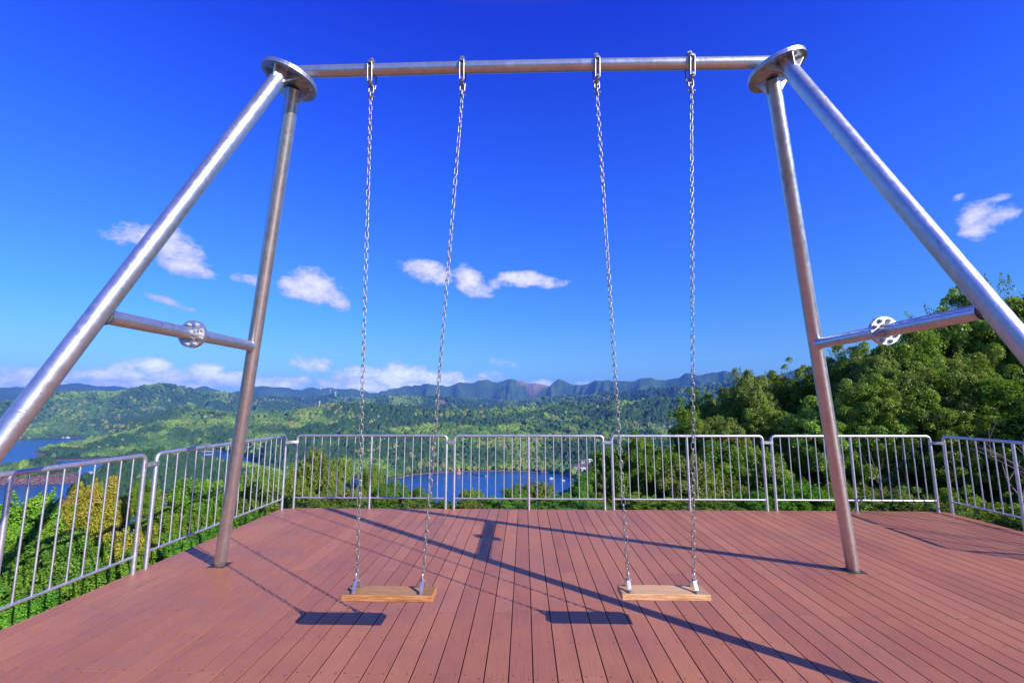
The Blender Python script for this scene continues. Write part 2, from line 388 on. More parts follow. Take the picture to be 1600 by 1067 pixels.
# ------------------------------------------------------------------ deck
def build_deck():
    mb = MB(); rnd = []
    pitch, gap, th = 0.149, 0.0072, 0.03
    x0 = 0.046 + gap / 2
    joists = [2.994 + 0.4335 * k for k in range(-18, 11)]
    def ylim(x):
        ye = 7.40; ys = -5.0
        if x < -3.74: ye = 7.26 + (x + 3.86) * 0.9
        if x > 6.5: ye = 4.28 - (x - 6.5) * 0.22
        return ys, ye
    k = int(math.floor((-3.86 - x0) / pitch))
    nb0 = 0
    while True:
        xa = x0 + k * pitch; xb = xa + pitch - gap; k += 1
        xa2 = max(xa, -3.86)
        if xa > 9.6: break
        if xb <= xa2 + 0.01: continue
        ys, ye = ylim((xa2 + xb) / 2)
        cuts = []
        j = random.choice([0, 2, 4]) % 5
        pos = [y for i, y in enumerate(joists) if (i % 2 == 0)]
        # boards are about 1.7 to 3.4 m long, their ends meet on joists
        i = random.randint(0, 3)
        while i < len(pos):
            if pos[i] < ye - 0.5: cuts.append(pos[i])
            i += random.choice([2, 3, 4, 4])
        ends = [ys] + cuts + [ye]
        for a, b in zip(ends[:-1], ends[1:]):
            a2 = a + 0.0012; b2 = b - 0.0012
            dz = random.uniform(-0.0006, 0.0006)
            n0 = len(mb.f)
            mb.bbox(((xa2 + xb) / 2, (a2 + b2) / 2, -0.0018 + dz), (xb - xa2, b2 - a2, 0.0036), 0.0009)
            mb.box(((xa2 + xb) / 2, (a2 + b2) / 2, -0.0036 - (th - 0.0036) / 2 + dz), (xb - xa2 - 0.016, b2 - a2 - 0.004, th - 0.0036 - 0.0002))
            r = random.random(); rnd += [r] * (len(mb.f) - n0)
        if xa < 7.0:
            for y in joists:
                if y < 2.0 or y > ye - 0.05: continue
                for sx in (0.025, pitch - gap - 0.025):
                    xs = xa + sx + random.uniform(-.003, .003)
                    if xs < xa2 + 0.01: continue
                    ysw = y + 0.018 * (1 if random.random() < 0.5 else -1)
                    vs = [(xs + 0.0055 * math.cos(a * PI / 3), ysw + 0.0055 * math.sin(a * PI / 3), 0.0012) for a in range(6)]
                    n0 = len(mb.f); mb.add(vs, [tuple(range(6))], 1); rnd += [0.5] * (len(mb.f) - n0)
    n0 = len(mb.f)
    for y in joists:
        if y < 7.2: mb.box((1.25 if y > 4.1 else 2.7, y, -th - 0.055), (9.9 if y > 4.1 else 12.9, 0.05, 0.1), 2)
    mb.box((1.35, 7.36, -0.12), (10.1, 0.05, 0.17), 2)
    mb.box((-3.80, 1.1, -0.12), (0.05, 12.2, 0.17), 2)
    mb.box((6.47, 5.8, -0.12), (0.05, 3.0, 0.17), 2)
    for px in (-3.6, -1.2, 1.2, 3.6, 6.2):
        for py in (7.2, 4.6, 2.0, -0.6, -3.2):
            mb.box((px, py, -2.1), (0.12, 0.12, 3.8), 2)
    rnd += [0.5] * (len(mb.f) - n0)
    o = mb.build('deck', [M_DECK, M_SCREW, M_DARK])
    a = o.data.attributes.new('rnd', 'FLOAT', 'FACE'); a.data.foreach_set('value', np.array(rnd, dtype=np.float32))
    tag(o, 'deck of reddish brown composite boards with dark gaps', None, None, 'structure')
build_deck()

# ------------------------------------------------------------------ fence panels
H = 1.156
def make_panel(p0, p1, label, nbar=8, bracket=None, group='galvanised fence panels round the deck'):
    """local x runs from p0 to p1"""
    p0 = Vector((p0[0], p0[1], 0)); p1 = Vector((p1[0], p1[1], 0))
    d = p1 - p0; L = d.length; rz = math.atan2(d.y, d.x)
    t = empty('fence_panel', p0, rz); tag(t, label, 'fence', group)
    r = 0.0215; rc = 0.058
    mb = MB(); top = H - r
    pts = [(0, 0, -0.12), (0, 0, top - rc)]
    for k in range(1, 7):
        a = k / 6 * PI / 2; pts.append((rc - rc * math.cos(a), 0, top - rc + rc * math.sin(a)))
    for k in range(0, 7):
        a = k / 6 * PI / 2; pts.append((L - rc + rc * math.sin(a), 0, top - rc + rc * math.cos(a)))
    pts.append((L, 0, -0.12))
    mb.path(pts, r, 14); mb.build('frame', M_FENCE, t)
    mb = MB(); mb.tube((L / 2, 0, -0.12), (L / 2, 0, top - 0.012), 0.0195, 14); mb.build('post', M_FENCE, t)
    mb = MB(); zb = 0.165
    mb.tube((0.015, 0, zb), (L / 2 - 0.015, 0, zb), 0.0135, 10); mb.tube((L / 2 + 0.015, 0, zb), (L - 0.015, 0, zb), 0.0135, 10)
    mb.build('bottom_rail', M_FENCE, t)
    bm_ = MB(); bm_.tube((0, 0, zb + 0.006), (0, 0, top - 0.010), 0.0082, 8)
    first = None
    for half in (0, 1):
        for k in range(nbar):
            x = L / 2 * half + L / 2 * (k + 1) / (nbar + 1)
            if first is None:
                first = bm_.build('bar', M_FENCE, t, (x, 0, 0))
            else:
                b = first.copy(); link(b); b.parent = t; b.location = (x + random.uniform(-.002, .002), 0, 0)
    if bracket:   # the little bolted plate that joins the next panel
        mb = MB(); g = bracket
        for sy in (-1, 1):
            mb.box((L + g / 2, sy * 0.022, 1.035), (g + 0.03, 0.004, 0.042))
        for bx in (L + g * 0.28, L + g * 0.72):
            mb.tube((bx, -0.032, 1.035), (bx, 0.032, 1.035), 0.008, 6, smooth=False)
        for bx in (L, L + g):
            mb.tube((bx, 0, 1.012), (bx, 0, 1.058), 0.0245, 14)
        mb.build('coupling_plate', M_BRIGHT, t)
    return t
FY = 7.37
make_panel((-3.83, 2.16), (-3.83, 4.57), 'nearest fence panel on the left, behind the leaning front leg', 8, 0.15)
make_panel((-3.83, 4.72), (-3.81, 7.26), 'galvanised fence panel on the left side crossed by the left rear leg of the swing', 8, None)
make_panel((-3.68, FY), (-1.25, FY), 'far fence panel seen behind the chains of the left swing', 8, 0.13)
make_panel((-1.12, FY), (1.25, FY), 'far fence panel in the middle, between the two swings, with the blue bay behind it', 8, 0.138)
make_panel((1.388, FY), (3.752, FY), 'far fence panel seen behind the chains of the right swing', 8, 0.14)
make_panel((3.892, FY), (6.33, FY), 'far fence panel partly hidden by the right rear leg of the swing', 8, None)
make_panel((6.495, 7.32), (6.49, 5.30), 'fence panel on the right side, running towards the viewer from the far right corner', 7, None)
def corner_plate(a, b, panel):
    t = panel
    inv = (Matrix.Translation(t.location) @ Matrix.Rotation(t.rotation_euler.z, 4, 'Z')).inverted()
    A = inv @ Vector((a[0], a[1], 1.035)); B = inv @ Vector((b[0], b[1], 1.035)); d = B - A
    rot = Matrix.Rotation(math.atan2(d.y, d.x), 3, 'Z'); c = (A + B) / 2
    mb = MB(); n = rot @ Vector((0, 1, 0))
    for s in (-1, 1): mb.box(c + n * 0.022 * s, (d.length + 0.02, 0.004, 0.042), rot=rot)
    for f in (0.3, 0.7):
        q = A + d * f; mb.tube(q - n * 0.032, q + n * 0.032, 0.008, 6, smooth=False)
    for q in (A, B): mb.tube(q - Vector((0, 0, .023)), q + Vector((0, 0, .023)), 0.0245, 14)
    mb.build('coupling_plate', M_BRIGHT, t)
panels = [o for o in COL.objects if o.name.startswith('fence_panel')]
corner_plate((-3.81, 7.26), (-3.68, FY), panels[1])
corner_plate((6.33, FY), (6.495, 7.32), panels[5])
make_panel((6.48, 5.18), (6.46, 4.30), 'short fence panel at the far right edge of the deck beside the long right panel', 3, None)
make_panel((6.60, 4.19), (8.98, 3.68), 'fence panel on the wider part of the deck to the right', 8, None)

# ------------------------------------------------------------------ swing frame
XC, D, HB = 0.0555, 3.379, 4.398
HT = 4.31; RL = 0.0575
def up(a, b): return (Vector(a) - Vector(b)).normalized()
frame = empty('swing_stand', (XC, D, 0))
tag(frame, 'tall galvanised steel pipe swing stand on the deck', 'swing stand')
def fl(p): return Vector(p) - Vector((XC, D, 0))
legs = {}
for sx in (-1, 1):
    T = 2.061 - (3.203 - 2.061) * 0.182 / 4.128; T2 = 2.061 - (3.259 - 2.061) * 0.182 / 4.128
    legs[(sx, 1)] = (Vector((XC + sx * T, D + 0.15 - 1.312 * 0.182 / 4.128, HT)), Vector((XC + sx * 3.203, D + 1.462, 0)))
    legs[(sx, -1)] = (Vector((XC + sx * T2, D - 0.15 + 1.325 * 0.182 / 4.128, HT)), Vector((XC + sx * 3.259, D - 1.475, 0)))
for (sx, sy), (a, b) in legs.items():
    dr = (a - b).normalized()
    mb = MB(); mb.path([fl(b - dr * 0.25), fl(b + dr * 1.5), fl(b + dr * 3), fl(a - dr * 0.01)], RL, 40)
    for q in (1.75, 3.1):      # weld seams
        mb.path([fl(b + dr * (q - 0.006)), fl(b + dr * q), fl(b + dr * (q + 0.006))], [RL * 1.0, RL * 1.018, RL * 1.0], 40, caps=False)
    mb.build('leg', M_PIPE, frame)
    mb = MB(); c = b
    mb.box(fl(c + Vector((0, 0, 0.0022))), (0.178, 0.160, 0.0016)); mb.build('foot_hole_shade', M_DARK, frame)  # thin dark sheet standing in for the shaded cut-out in the boards
    mb = MB(); mb.path([fl(b - dr * 0.012), fl(b + dr * 0.010)], [RL * 1.10, RL * 1.03], 30, caps=False); mb.build('foot_gap_shade', M_DARK, frame)  # dark ring added to imitate the shadowed gap round the pipe
def hdisc(mb, c, n, sy, r, th, seg=40):
    """disc cut along the fold plane y = D (kept on the sy side)"""
    n = n.normalized(); X = Vector((1, 0, 0)); ex = (X - n * X.dot(n)).normalized(); ey = n.cross(ex)
    pts = []
    for k in range(seg):
        a = 2 * PI * k / seg
        p = c + (ex * math.cos(a) + ey * math.sin(a)) * r
        if (p.y - D) * sy < 0.001:
            # slide back to the fold along ey
            t = (D + 0.001 * sy - p.y) / ey.y
            p = p + ey * t
        pts.append(p)
    k = len(pts)
    lo = [fl(p - n * th / 2) for p in pts]; hi = [fl(p + n * th / 2) for p in pts]
    mb.add(lo + hi, [tuple(range(k))[::-1], tuple(range(k, 2 * k))] + [(i, (i + 1) % k, k + (i + 1) % k, k + i) for i in range(k)])
for sx in (-1, 1):
    for sy in (-1, 1):
        a, b = legs[(sx, sy)]; ld = (a - b).normalized()
        n = Vector((-sx * 0.27, 0.0 if sy < 0 else 0.16, 0.96)).normalized()      # the two half plates meet along the line under the beam
        c0 = Vector((XC + sx * 1.998, D, HT + 0.012))
        for layer in (0, 1):
            mb = MB(); hdisc(mb, c0 + n * (0.0165 * layer), n, sy, 0.218, 0.014)
            if layer == 0:
                for q in range(8):
                    an = PI / 8 + q * PI / 4; X = Vector((1, 0, 0)); ex = (X - n * X.dot(n)).normalized(); ey = n.cross(ex)
                    c = c0 + (ex * math.cos(an) + ey * math.sin(an)) * 0.165
                    if (c.y - D) * sy < 0.02: continue
                    mb.tube(fl(c - n * 0.020), fl(c + n * 0.045), 0.013, 6, smooth=False)
                    mb.tube(fl(c - n * 0.0095), fl(c - n * 0.0065), 0.021, 16)
            mb.build('leg_flange' if layer == 0 else 'beam_flange', M_PIPE, frame)
        # triangular gussets between pipe and plate
        for dv in (Vector((-sx, 0, 0)), Vector((sx, 0, 0)), Vector((0, sy, 0))):
            dv = (dv - n * dv.dot(n)).normalized(); side = n.cross(dv)
            e0 = c0 + (a - c0) - n * (a - c0).dot(n) - n * 0.006
            e0 = e0 + dv * (RL - 0.006)
            far = e0 + dv * 0.105
            k = (far - c0); 
            if k.length > 0.205: far = c0 + k.normalized() * 0.205
            lowp = e0 - ld * 0.115
            tri = [e0, far, far - n * 0.012, lowp]
            mb = MB(); vs = [fl(p + side * 0.0045) for p in tri] + [fl(p - side * 0.0045) for p in tri]
            mb.add(vs, [(0, 1, 2, 3), (7, 6, 5, 4), (0, 4, 5, 1), (1, 5, 6, 2), (2, 6, 7, 3), (3, 7, 4, 0)])
            mb.build('gusset', M_PIPE, frame)
mb = MB(); RB = 0.048
mb.path([fl((XC - 1.98, D, HB - 0.01)), fl((XC - 0.6, D, HB)), fl((XC + 0.6, D, HB)), fl((XC + 1.98, D, HB - 0.01))], RB, 36)
for sx in (-1, 1):   # saddle plates that carry the beam on the head plate
    for yy in (-0.03, 0.03): mb.box(fl((XC + sx * 1.97, D + yy, HB - 0.045)), (0.10, 0.010, 0.09))
mb.build('beam', M_PIPE, frame)
HC = 2.18
for sx in (-1, 1):
    def atz(s, z):
        a, b = legs[(sx, s)]; return b + (a - b) * (z / HT)
    P0, P1 = atz(-1, HC), atz(1, HC); dv = (P1 - P0).normalized()
    mid = P0 + (P1 - P0) * 0.5
    mb = MB()
    mb.tube(fl(P0 + dv * 0.05), fl(P1 - dv * 0.05), 0.0465, 32)
    for e, s in ((P0, 1), (P1, -1)):
        q = e + dv * s * (RL * 1.12); mb.path([fl(q - dv * 0.01 * s), fl(q), fl(q + dv * 0.012 * s)], [0.054, 0.051, 0.047], 28, caps=False)
    cb = mb.build('cross_bar', M_PIPE, frame)
    for k in (-1, 1):
        mb = MB(); c = mid + dv * 0.0085 * k
        mb.tube(fl(c - dv * 0.0075), fl(c + dv * 0.0075), 0.106, 40, smooth=False)
        ex = Vector((1, 0, 0)); ez = Vector((0, 0, 1)); ex = (ex - dv * ex.dot(dv)).normalized(); ez = dv.cross(ex)
        for q in range(8):
            an = PI / 8 + q * PI / 4; bc = c + (ex * math.cos(an) + ez * math.sin(an)) * 0.081
            mb.tube(fl(bc + dv * k * 0.007), fl(bc + dv * k * 0.022), 0.0165, 6, smooth=False)
            mb.tube(fl(bc + dv * k * 0.020), fl(bc + dv * k * 0.030), 0.008, 8)
        mb.path([fl(mid + dv * k * 0.016), fl(mid + dv * k * 0.03)], [0.054, 0.047], 28, caps=False)
        mb.build('flange', M_BRIGHT, frame)
HANG = [-1.254, -0.499, 0.602, 1.361]
for hx in HANG:
    mb = MB(); c = fl((hx, D, HB))
    # strap round the beam with a bolted ear on top, side straps down to the cross pin
    n = 24; ri, ro, hw = RB + 0.0005, RB + 0.009, 0.017
    ring = []
    for x in (-hw, hw):
        for rr in (ri, ro):
            ring.append([c + Vector((x, rr * math.cos(2 * PI * k / n), rr * math.sin(2 * PI * k / n))) for k in range(n)])
    vs = sum(ring, []); fs = []
    for k in range(n):
        l = (k + 1) % n
        fs += [(n + k, n + l, 3 * n + l, 3 * n + k), (k, n + k, n + l, l), (2 * n + k, 2 * n + l, 3 * n + l, 3 * n + k)]
    mb.add(vs, fs)
    mb.box(c + Vector((0, 0, RB + 0.024)), (0.034, 0.040, 0.034))
    mb.tube(c + Vector((0, -0.036, RB + 0.026)), c + Vector((0, 0.036, RB + 0.026)), 0.009, 6, smooth=False)
    mb.tube(c + Vector((0, 0, RB + 0.036)), c + Vector((0, 0, RB + 0.062)), 0.013, 10, 0.003)
    for sy in (-1, 1):
        stad = []
        for k in range(9):
            q = -PI / 2 + PI * k / 8; stad.append((0.0175 * math.sin(q), 0.012 + 0.0175 * math.cos(q)))
        for k in range(9):
            q = PI / 2 + PI * k / 8; stad.append((0.0175 * math.sin(q), -0.135 + 0.0175 * math.cos(q)))
        mb.path([c + Vector((px, sy * (RB + 0.017 - max(0, -pz - 0.05) * 0.22), pz)) for px, pz in stad], 0.0060, 8, closed=True)
        mb.tube(c + Vector((0, sy * (RB + 0.006), 0.016)), c + Vector((0, sy * (RB + 0.028), 0.016)), 0.0115, 6, smooth=False)
    mb.tube(c + Vector((0, -RB - 0.020, -0.140)), c + Vector((0, RB + 0.020, -0.140)), 0.0095, 12)
    mb.bbox(c + Vector((0, 0, -0.140)), (0.020, 0.075, 0.032), 0.003)
    mb.build('hanger', M_HANG, frame)

# ------------------------------------------------------------------ swings
def link_pts(c, ax, sd, L, W, n=8):
    """stadium loop, centre c, long axis ax, side axis sd"""
    hl = (L - W) / 2; r = W / 2; pts = []
    for k in range(n + 1):
        a = -PI / 2 + PI * k / n; pts.append(c + ax * (hl + r * math.cos(a)) + sd * (r * math.sin(a)))
    for k in range(n + 1):
        a = PI / 2 + PI * k / n; pts.append(c + ax * (-hl + r * math.cos(a)) + sd * (r * math.sin(a)))
    return pts
def chain(mb, a, b, seed):
    rnd = random.Random(seed)
    ax = (b - a).normalized(); Ld = (b - a).length; pitch = 0.0435; n = int(round(Ld / pitch)); pitch = Ld / n
    ph = rnd.uniform(0, 1.5)
    for k in range(n + 1):
        ph += rnd.gauss(0, 0.10)
        an = ph * 1.0 + (k % 2) * PI / 2 + rnd.gauss(0, 0.06)
        ex = Vector((1, 0, 0)); ex = (ex - ax * ex.dot(ax)).normalized(); ey = ax.cross(ex)
        sdv = ex * math.cos(an) + ey * math.sin(an)
        mb.path(link_pts(a + ax * pitch * k, ax, sdv, pitch + 0.0145, 0.0245, 5), 0.0031, 6, closed=True)
def make_swing(x0, x1, y0, y1, chains, tops, mat, label, seed, sag=0.0):
    cx, cy = (x0 + x1) / 2, (y0 + y1) / 2; zs = 0.355
    t = empty('swing', (cx, cy, 0)); tag(t, label, 'swing', 'two swings hanging from the steel frame')
    o = Vector((cx, cy, 0))
    mb = MB(); mb.bbox((0, 0, zs - 0.021), (x1 - x0, y1 - y0, 0.042), 0.004)
    seat = mb.build('seat', mat, t)
    for i, (xb, xt) in enumerate(zip(chains, tops)):
        bt = Vector((xb, cy, zs + 0.115)) - o; tp = Vector((xt, D, HB - 0.262)) - o
        mb = MB()
        # folded strap bracket: two feet on the board, an eye on top
        hw = 0.012
        prof = [(-0.072, 0.0), (-0.052, 0.003), (-0.016, 0.060), (0.0, 0.072), (0.016, 0.060), (0.052, 0.003), (0.072, 0.0)]
        for (ya, za), (yb, zb) in zip(prof[:-1], prof[1:]):
            A = Vector((xb - cx, ya, zs + 0.003 + za)); B = Vector((xb - cx, yb, zs + 0.003 + zb)); dd = B - A
            rot = Matrix.Rotation(math.atan2(dd.z, dd.y), 3, 'X')
            mb.box((A + B) / 2, (hw * 2, dd.length + 0.003, 0.005), rot=rot)
        for yy in (-0.062, 0.062):
            mb.tube((xb - cx, yy, zs + 0.004), (xb - cx, yy, zs + 0.017), 0.011, 6, smooth=False)
            mb.tube((xb - cx, yy, zs - 0.055), (xb - cx, yy, zs - 0.042), 0.010, 6, smooth=False)
        mb.tube((xb - cx - 0.024, 0, zs + 0.062), (xb - cx + 0.024, 0, zs + 0.062), 0.007, 8)
        mb.path(link_pts(Vector((xb - cx, 0, zs + 0.088)), Vector((0, 0, 1)), Vector((0, 1, 0)), 0.062, 0.034, 6), 0.0048, 8, closed=True)
        mb.build('seat_bracket', M_BRIGHT, t)
        mb = MB(); chain(mb, tp, bt, seed + i)
        mb.build('chain', M_CHAIN, t)
        mb = MB()
        c = Vector((xt, D, HB)) - o
        ax = (bt - tp).normalized()
        mb.path(link_pts(c + Vector((0, 0, -0.180)), Vector((0, 0, 1)), Vector((1, 0, 0)), 0.078, 0.038, 6), 0.0062, 8, closed=True)
        mb.path(link_pts(c + Vector((0, 0, -0.232)), Vector((0, 0, 1)), Vector((0, 1, 0)), 0.058, 0.034, 6), 0.0052, 8, closed=True)
        mb.tube(c + Vector((-0.027, 0, -0.247)), c + Vector((0.027, 0, -0.247)), 0.0065, 8)
        mb.tube(c + Vector((0.022, 0, -0.247)), c + Vector((0.030, 0, -0.247)), 0.0105, 6, smooth=False)
        mb.build('shackle', M_HANG, t)
    return t
make_swing(-1.258, -0.630, 3.255, 3.42, (-1.183, -0.715), (-1.254, -0.499), M_WOOD1, 'left swing with an orange brown wooden plank seat on two chains', 3)
make_swing(0.664, 1.268, 3.32, 3.485, (0.727, 1.186), (0.602, 1.361), M_WOOD2, 'right swing with a paler yellowish wooden plank seat on two chains', 9)

# ------------------------------------------------------------------ terrain
def hash2(ix, iy, s):
    h = (ix.astype(np.int64) * 374761393 + iy.astype(np.int64) * 668265263 + s * 974711) & 0x7fffffff
    h = ((h ^ (h >> 13)) * 1274126177) & 0x7fffffff
    return ((h ^ (h >> 16)) & 0xffff) / 65535.0
def vnoise(x, y, s=0):
    ix, iy = np.floor(x), np.floor(y); fx, fy = x - ix, y - iy
    fx = fx * fx * (3 - 2 * fx); fy = fy * fy * (3 - 2 * fy)
    a = hash2(ix, iy, s); b = hash2(ix + 1, iy, s); c = hash2(ix, iy + 1, s); d = hash2(ix + 1, iy + 1, s)
    return (a + (b - a) * fx) * (1 - fy) + (c + (d - c) * fx) * fy
def fbm(x, y, o=4, s=0):
    t = 0; a = 0.5; n = 0
    for k in range(o):
        t = t + a * vnoise(x, y, s + k * 17); n += a; x = x * 2.03 + 5.1; y = y * 2.03 + 1.7; a *= 0.5
    return t / n
def ridged(x, y, o=4, s=0):
    t = 0; a = 0.5; n = 0
    for k in range(o):
        t = t + a * (1 - np.abs(2 * vnoise(x, y, s + k * 13) - 1)); n += a; x = x * 2.1 + 3.3; y = y * 2.1 + 7.7; a *= 0.5
    return t / n
def prof(pts):
    q = sorted(azel(u, v) for u, v in pts)
    return np.array([a for a, e in q]), np.array([e for a, e in q])
def interp(az, P): return np.interp(az, P[0], P[1])
def lut(pts):      # (u, value) at horizon height -> function of azimuth
    q = sorted((azel(u, 630)[0], val) for u, val in pts)
    return np.array([a for a, e in q]), np.array([e for a, e in q])
def sea_r(el): return (SEA - EYE) / np.tan(el)
A_c = prof([(-600, 598), (-300, 600), (0, 603), (40, 605), (90, 601), (125, 598), (180, 603), (215, 609), (260, 611), (300, 604), (318, 602), (345, 606), (362, 611), (385, 607), (410, 603), (450, 600), (470, 602), (500, 607), (518, 605), (545, 606), (565, 610), (585, 611), (620, 604), (650, 602), (670, 600), (700, 600), (720, 596), (750, 594), (790, 594), (812, 592), (822, 596), (845, 600), (858, 600), (866, 594), (874, 591), (885, 595), (898, 600), (915, 598), (930, 592), (960, 592), (985, 595), (1000, 592), (1018, 590), (1040, 592), (1060, 589), (1075, 583), (1090, 584), (1110, 579), (1130, 574), (1160, 578), (1175, 583), (1200, 589), (1225, 581), (1245, 575), (1262, 571), (1275, 566), (1300, 560), (1400, 562), (1700, 565), (2600, 580)])
A_r = lut([(-600, 9500), (200, 9500), (380, 8500), (560, 7800), (900, 6600), (1100, 6000), (1700, 5600)])
B_c = prof([(-600, 640), (-300, 625), (0, 627), (60, 620), (90, 612), (130, 612), (170, 612), (210, 606), (250, 600), (280, 603), (310, 611), (350, 613), (400, 618), (450, 628), (500, 642), (560, 655), (700, 690), (900, 700), (2600, 700)])
B_r = lut([(-600, 4200), (100, 4000), (400, 4300), (2000, 4300)])
F_c = prof([(-600, 700), (300, 680), (400, 634), (440, 628), (480, 636), (520, 632), (540, 629), (570, 625), (600, 619), (650, 618), (690, 619), (720, 624), (760, 630), (800, 627), (840, 622), (880, 619), (940, 614), (1000, 611), (1050, 606), (1100, 600), (1140, 594), (1165, 596), (1200, 603), (1300, 605), (1600, 590), (2600, 590)])
F_r = lut([(-600, 4200), (560, 4000), (800, 3800), (1100, 3500), (2600, 3200)])
D_c = prof([(-600, 760), (-200, 745), (5, 724), (22, 718), (50, 704), (80, 696), (105, 693), (130, 690), (165, 679), (200, 665), (240, 650), (270, 641), (300, 638), (330, 640), (370, 645), (400, 646), (440, 643), (490, 636), (510, 632), (540, 631), (600, 634), (650, 637), (700, 641), (760, 640), (820, 637), (870, 632), (930, 630), (980, 628), (1030, 622), (1080, 625), (1200, 620), (1500, 600), (2600, 600)])
D_r = lut([(-600, 2050), (20, 2080), (130, 2350), (300, 2500), (500, 2200), (800, 2000), (1200, 2000), (2600, 2000)])
D_f = prof([(-600, 725), (5, 722), (60, 721), (130, 719), (200, 714), (250, 710), (300, 706), (340, 704), (375, 709), (395, 717), (415, 732), (450, 745), (500, 748), (600, 749), (622, 748), (640, 743), (680, 739), (720, 737), (780, 736), (860, 738), (885, 742), (900, 748), (920, 752), (960, 752), (1100, 745), (1500, 740), (2600, 740)])
E_c = prof([(-600, 745), (-200, 740), (0, 733), (40, 728), (80, 727), (105, 731), (125, 740), (134, 748), (140, 756), (146, 748), (160, 733), (180, 722), (200, 716), (240, 711), (280, 715), (310, 719), (340, 726), (400, 729), (440, 739), (470, 750), (500, 764), (560, 800), (2600, 830)])
E_r = lut([(-600, 1500), (0, 1500), (110, 1480), (134, 1400), (146, 1150), (200, 1130), (300, 1120), (430, 1080), (2600, 1000)])
E_f = prof([(-600, 756), (0, 756), (60, 757), (100, 756), (125, 753), (136, 752), (150, 800), (180, 796), (200, 793), (250, 788), (290, 784), (350, 786), (420, 790), (520, 800), (560, 806), (2600, 840)])
G_c = prof([(-600, 850), (80, 850), (86, 792), (95, 779), (110, 772), (130, 762), (150, 745), (165, 741), (200, 756), (240, 790), (600, 850), (2600, 860)])
G_r = lut([(-600, 1000), (100, 990), (150, 1150), (200, 1050), (2600, 1000)])
G_f = prof([(-600, 860), (80, 860), (86, 797), (110, 800), (150, 801), (200, 797), (240, 795), (600, 860), (2600, 870)])

H_c = prof([(-600, 660), (200, 640), (300, 624), (380, 620), (430, 617), (480, 622), (520, 616), (560, 622), (620, 620), (680, 624), (740, 622), (800, 628), (860, 620), (920, 626), (980, 619), (1040, 618), (1090, 611), (1140, 604), (1200, 606), (1300, 598), (2600, 600)])
H_r = lut([(-600, 5400), (500, 5400), (900, 5000), (1300, 4600), (2600, 4500)])
def near_z(x, y, r, az):
    a = np.degrees(az)
    ca = np.cos(az); sa = np.abs(np.sin(az))
    front = 7.9 / np.maximum(ca, 0.12); side = 4.35 / np.maximum(sa, 0.05)
    rs_l = np.minimum(front, side)
    t = np.clip((a - 2) / 34, 0, 1)
    rs = np.where(a < 0, rs_l, 7.9 * (1 - t) + 22 * t)
    rs = np.where(np.abs(a) > 95, 24, rs); rs = np.where((a < -80) & (a >= -95), 4.35 + (np.abs(a) - 80) / 15 * 19.6, rs)
    sl = np.where(a < 0, 0.62, 0.60 - 0.12 * t)
    d = np.maximum(r - rs, 0)
    z = -0.95 - sl * d * d / (d + 3.0)
    z = z + (fbm(x / 6, y / 6, 3, 5) - 0.5) * np.clip(r / 30, 0.15, 1) * 1.2
    far = np.clip((r - 30) / 120, 0, 1)
    z = z + (fbm(x / 60, y / 60, 4, 9) - 0.5) * 26 * far
    return z
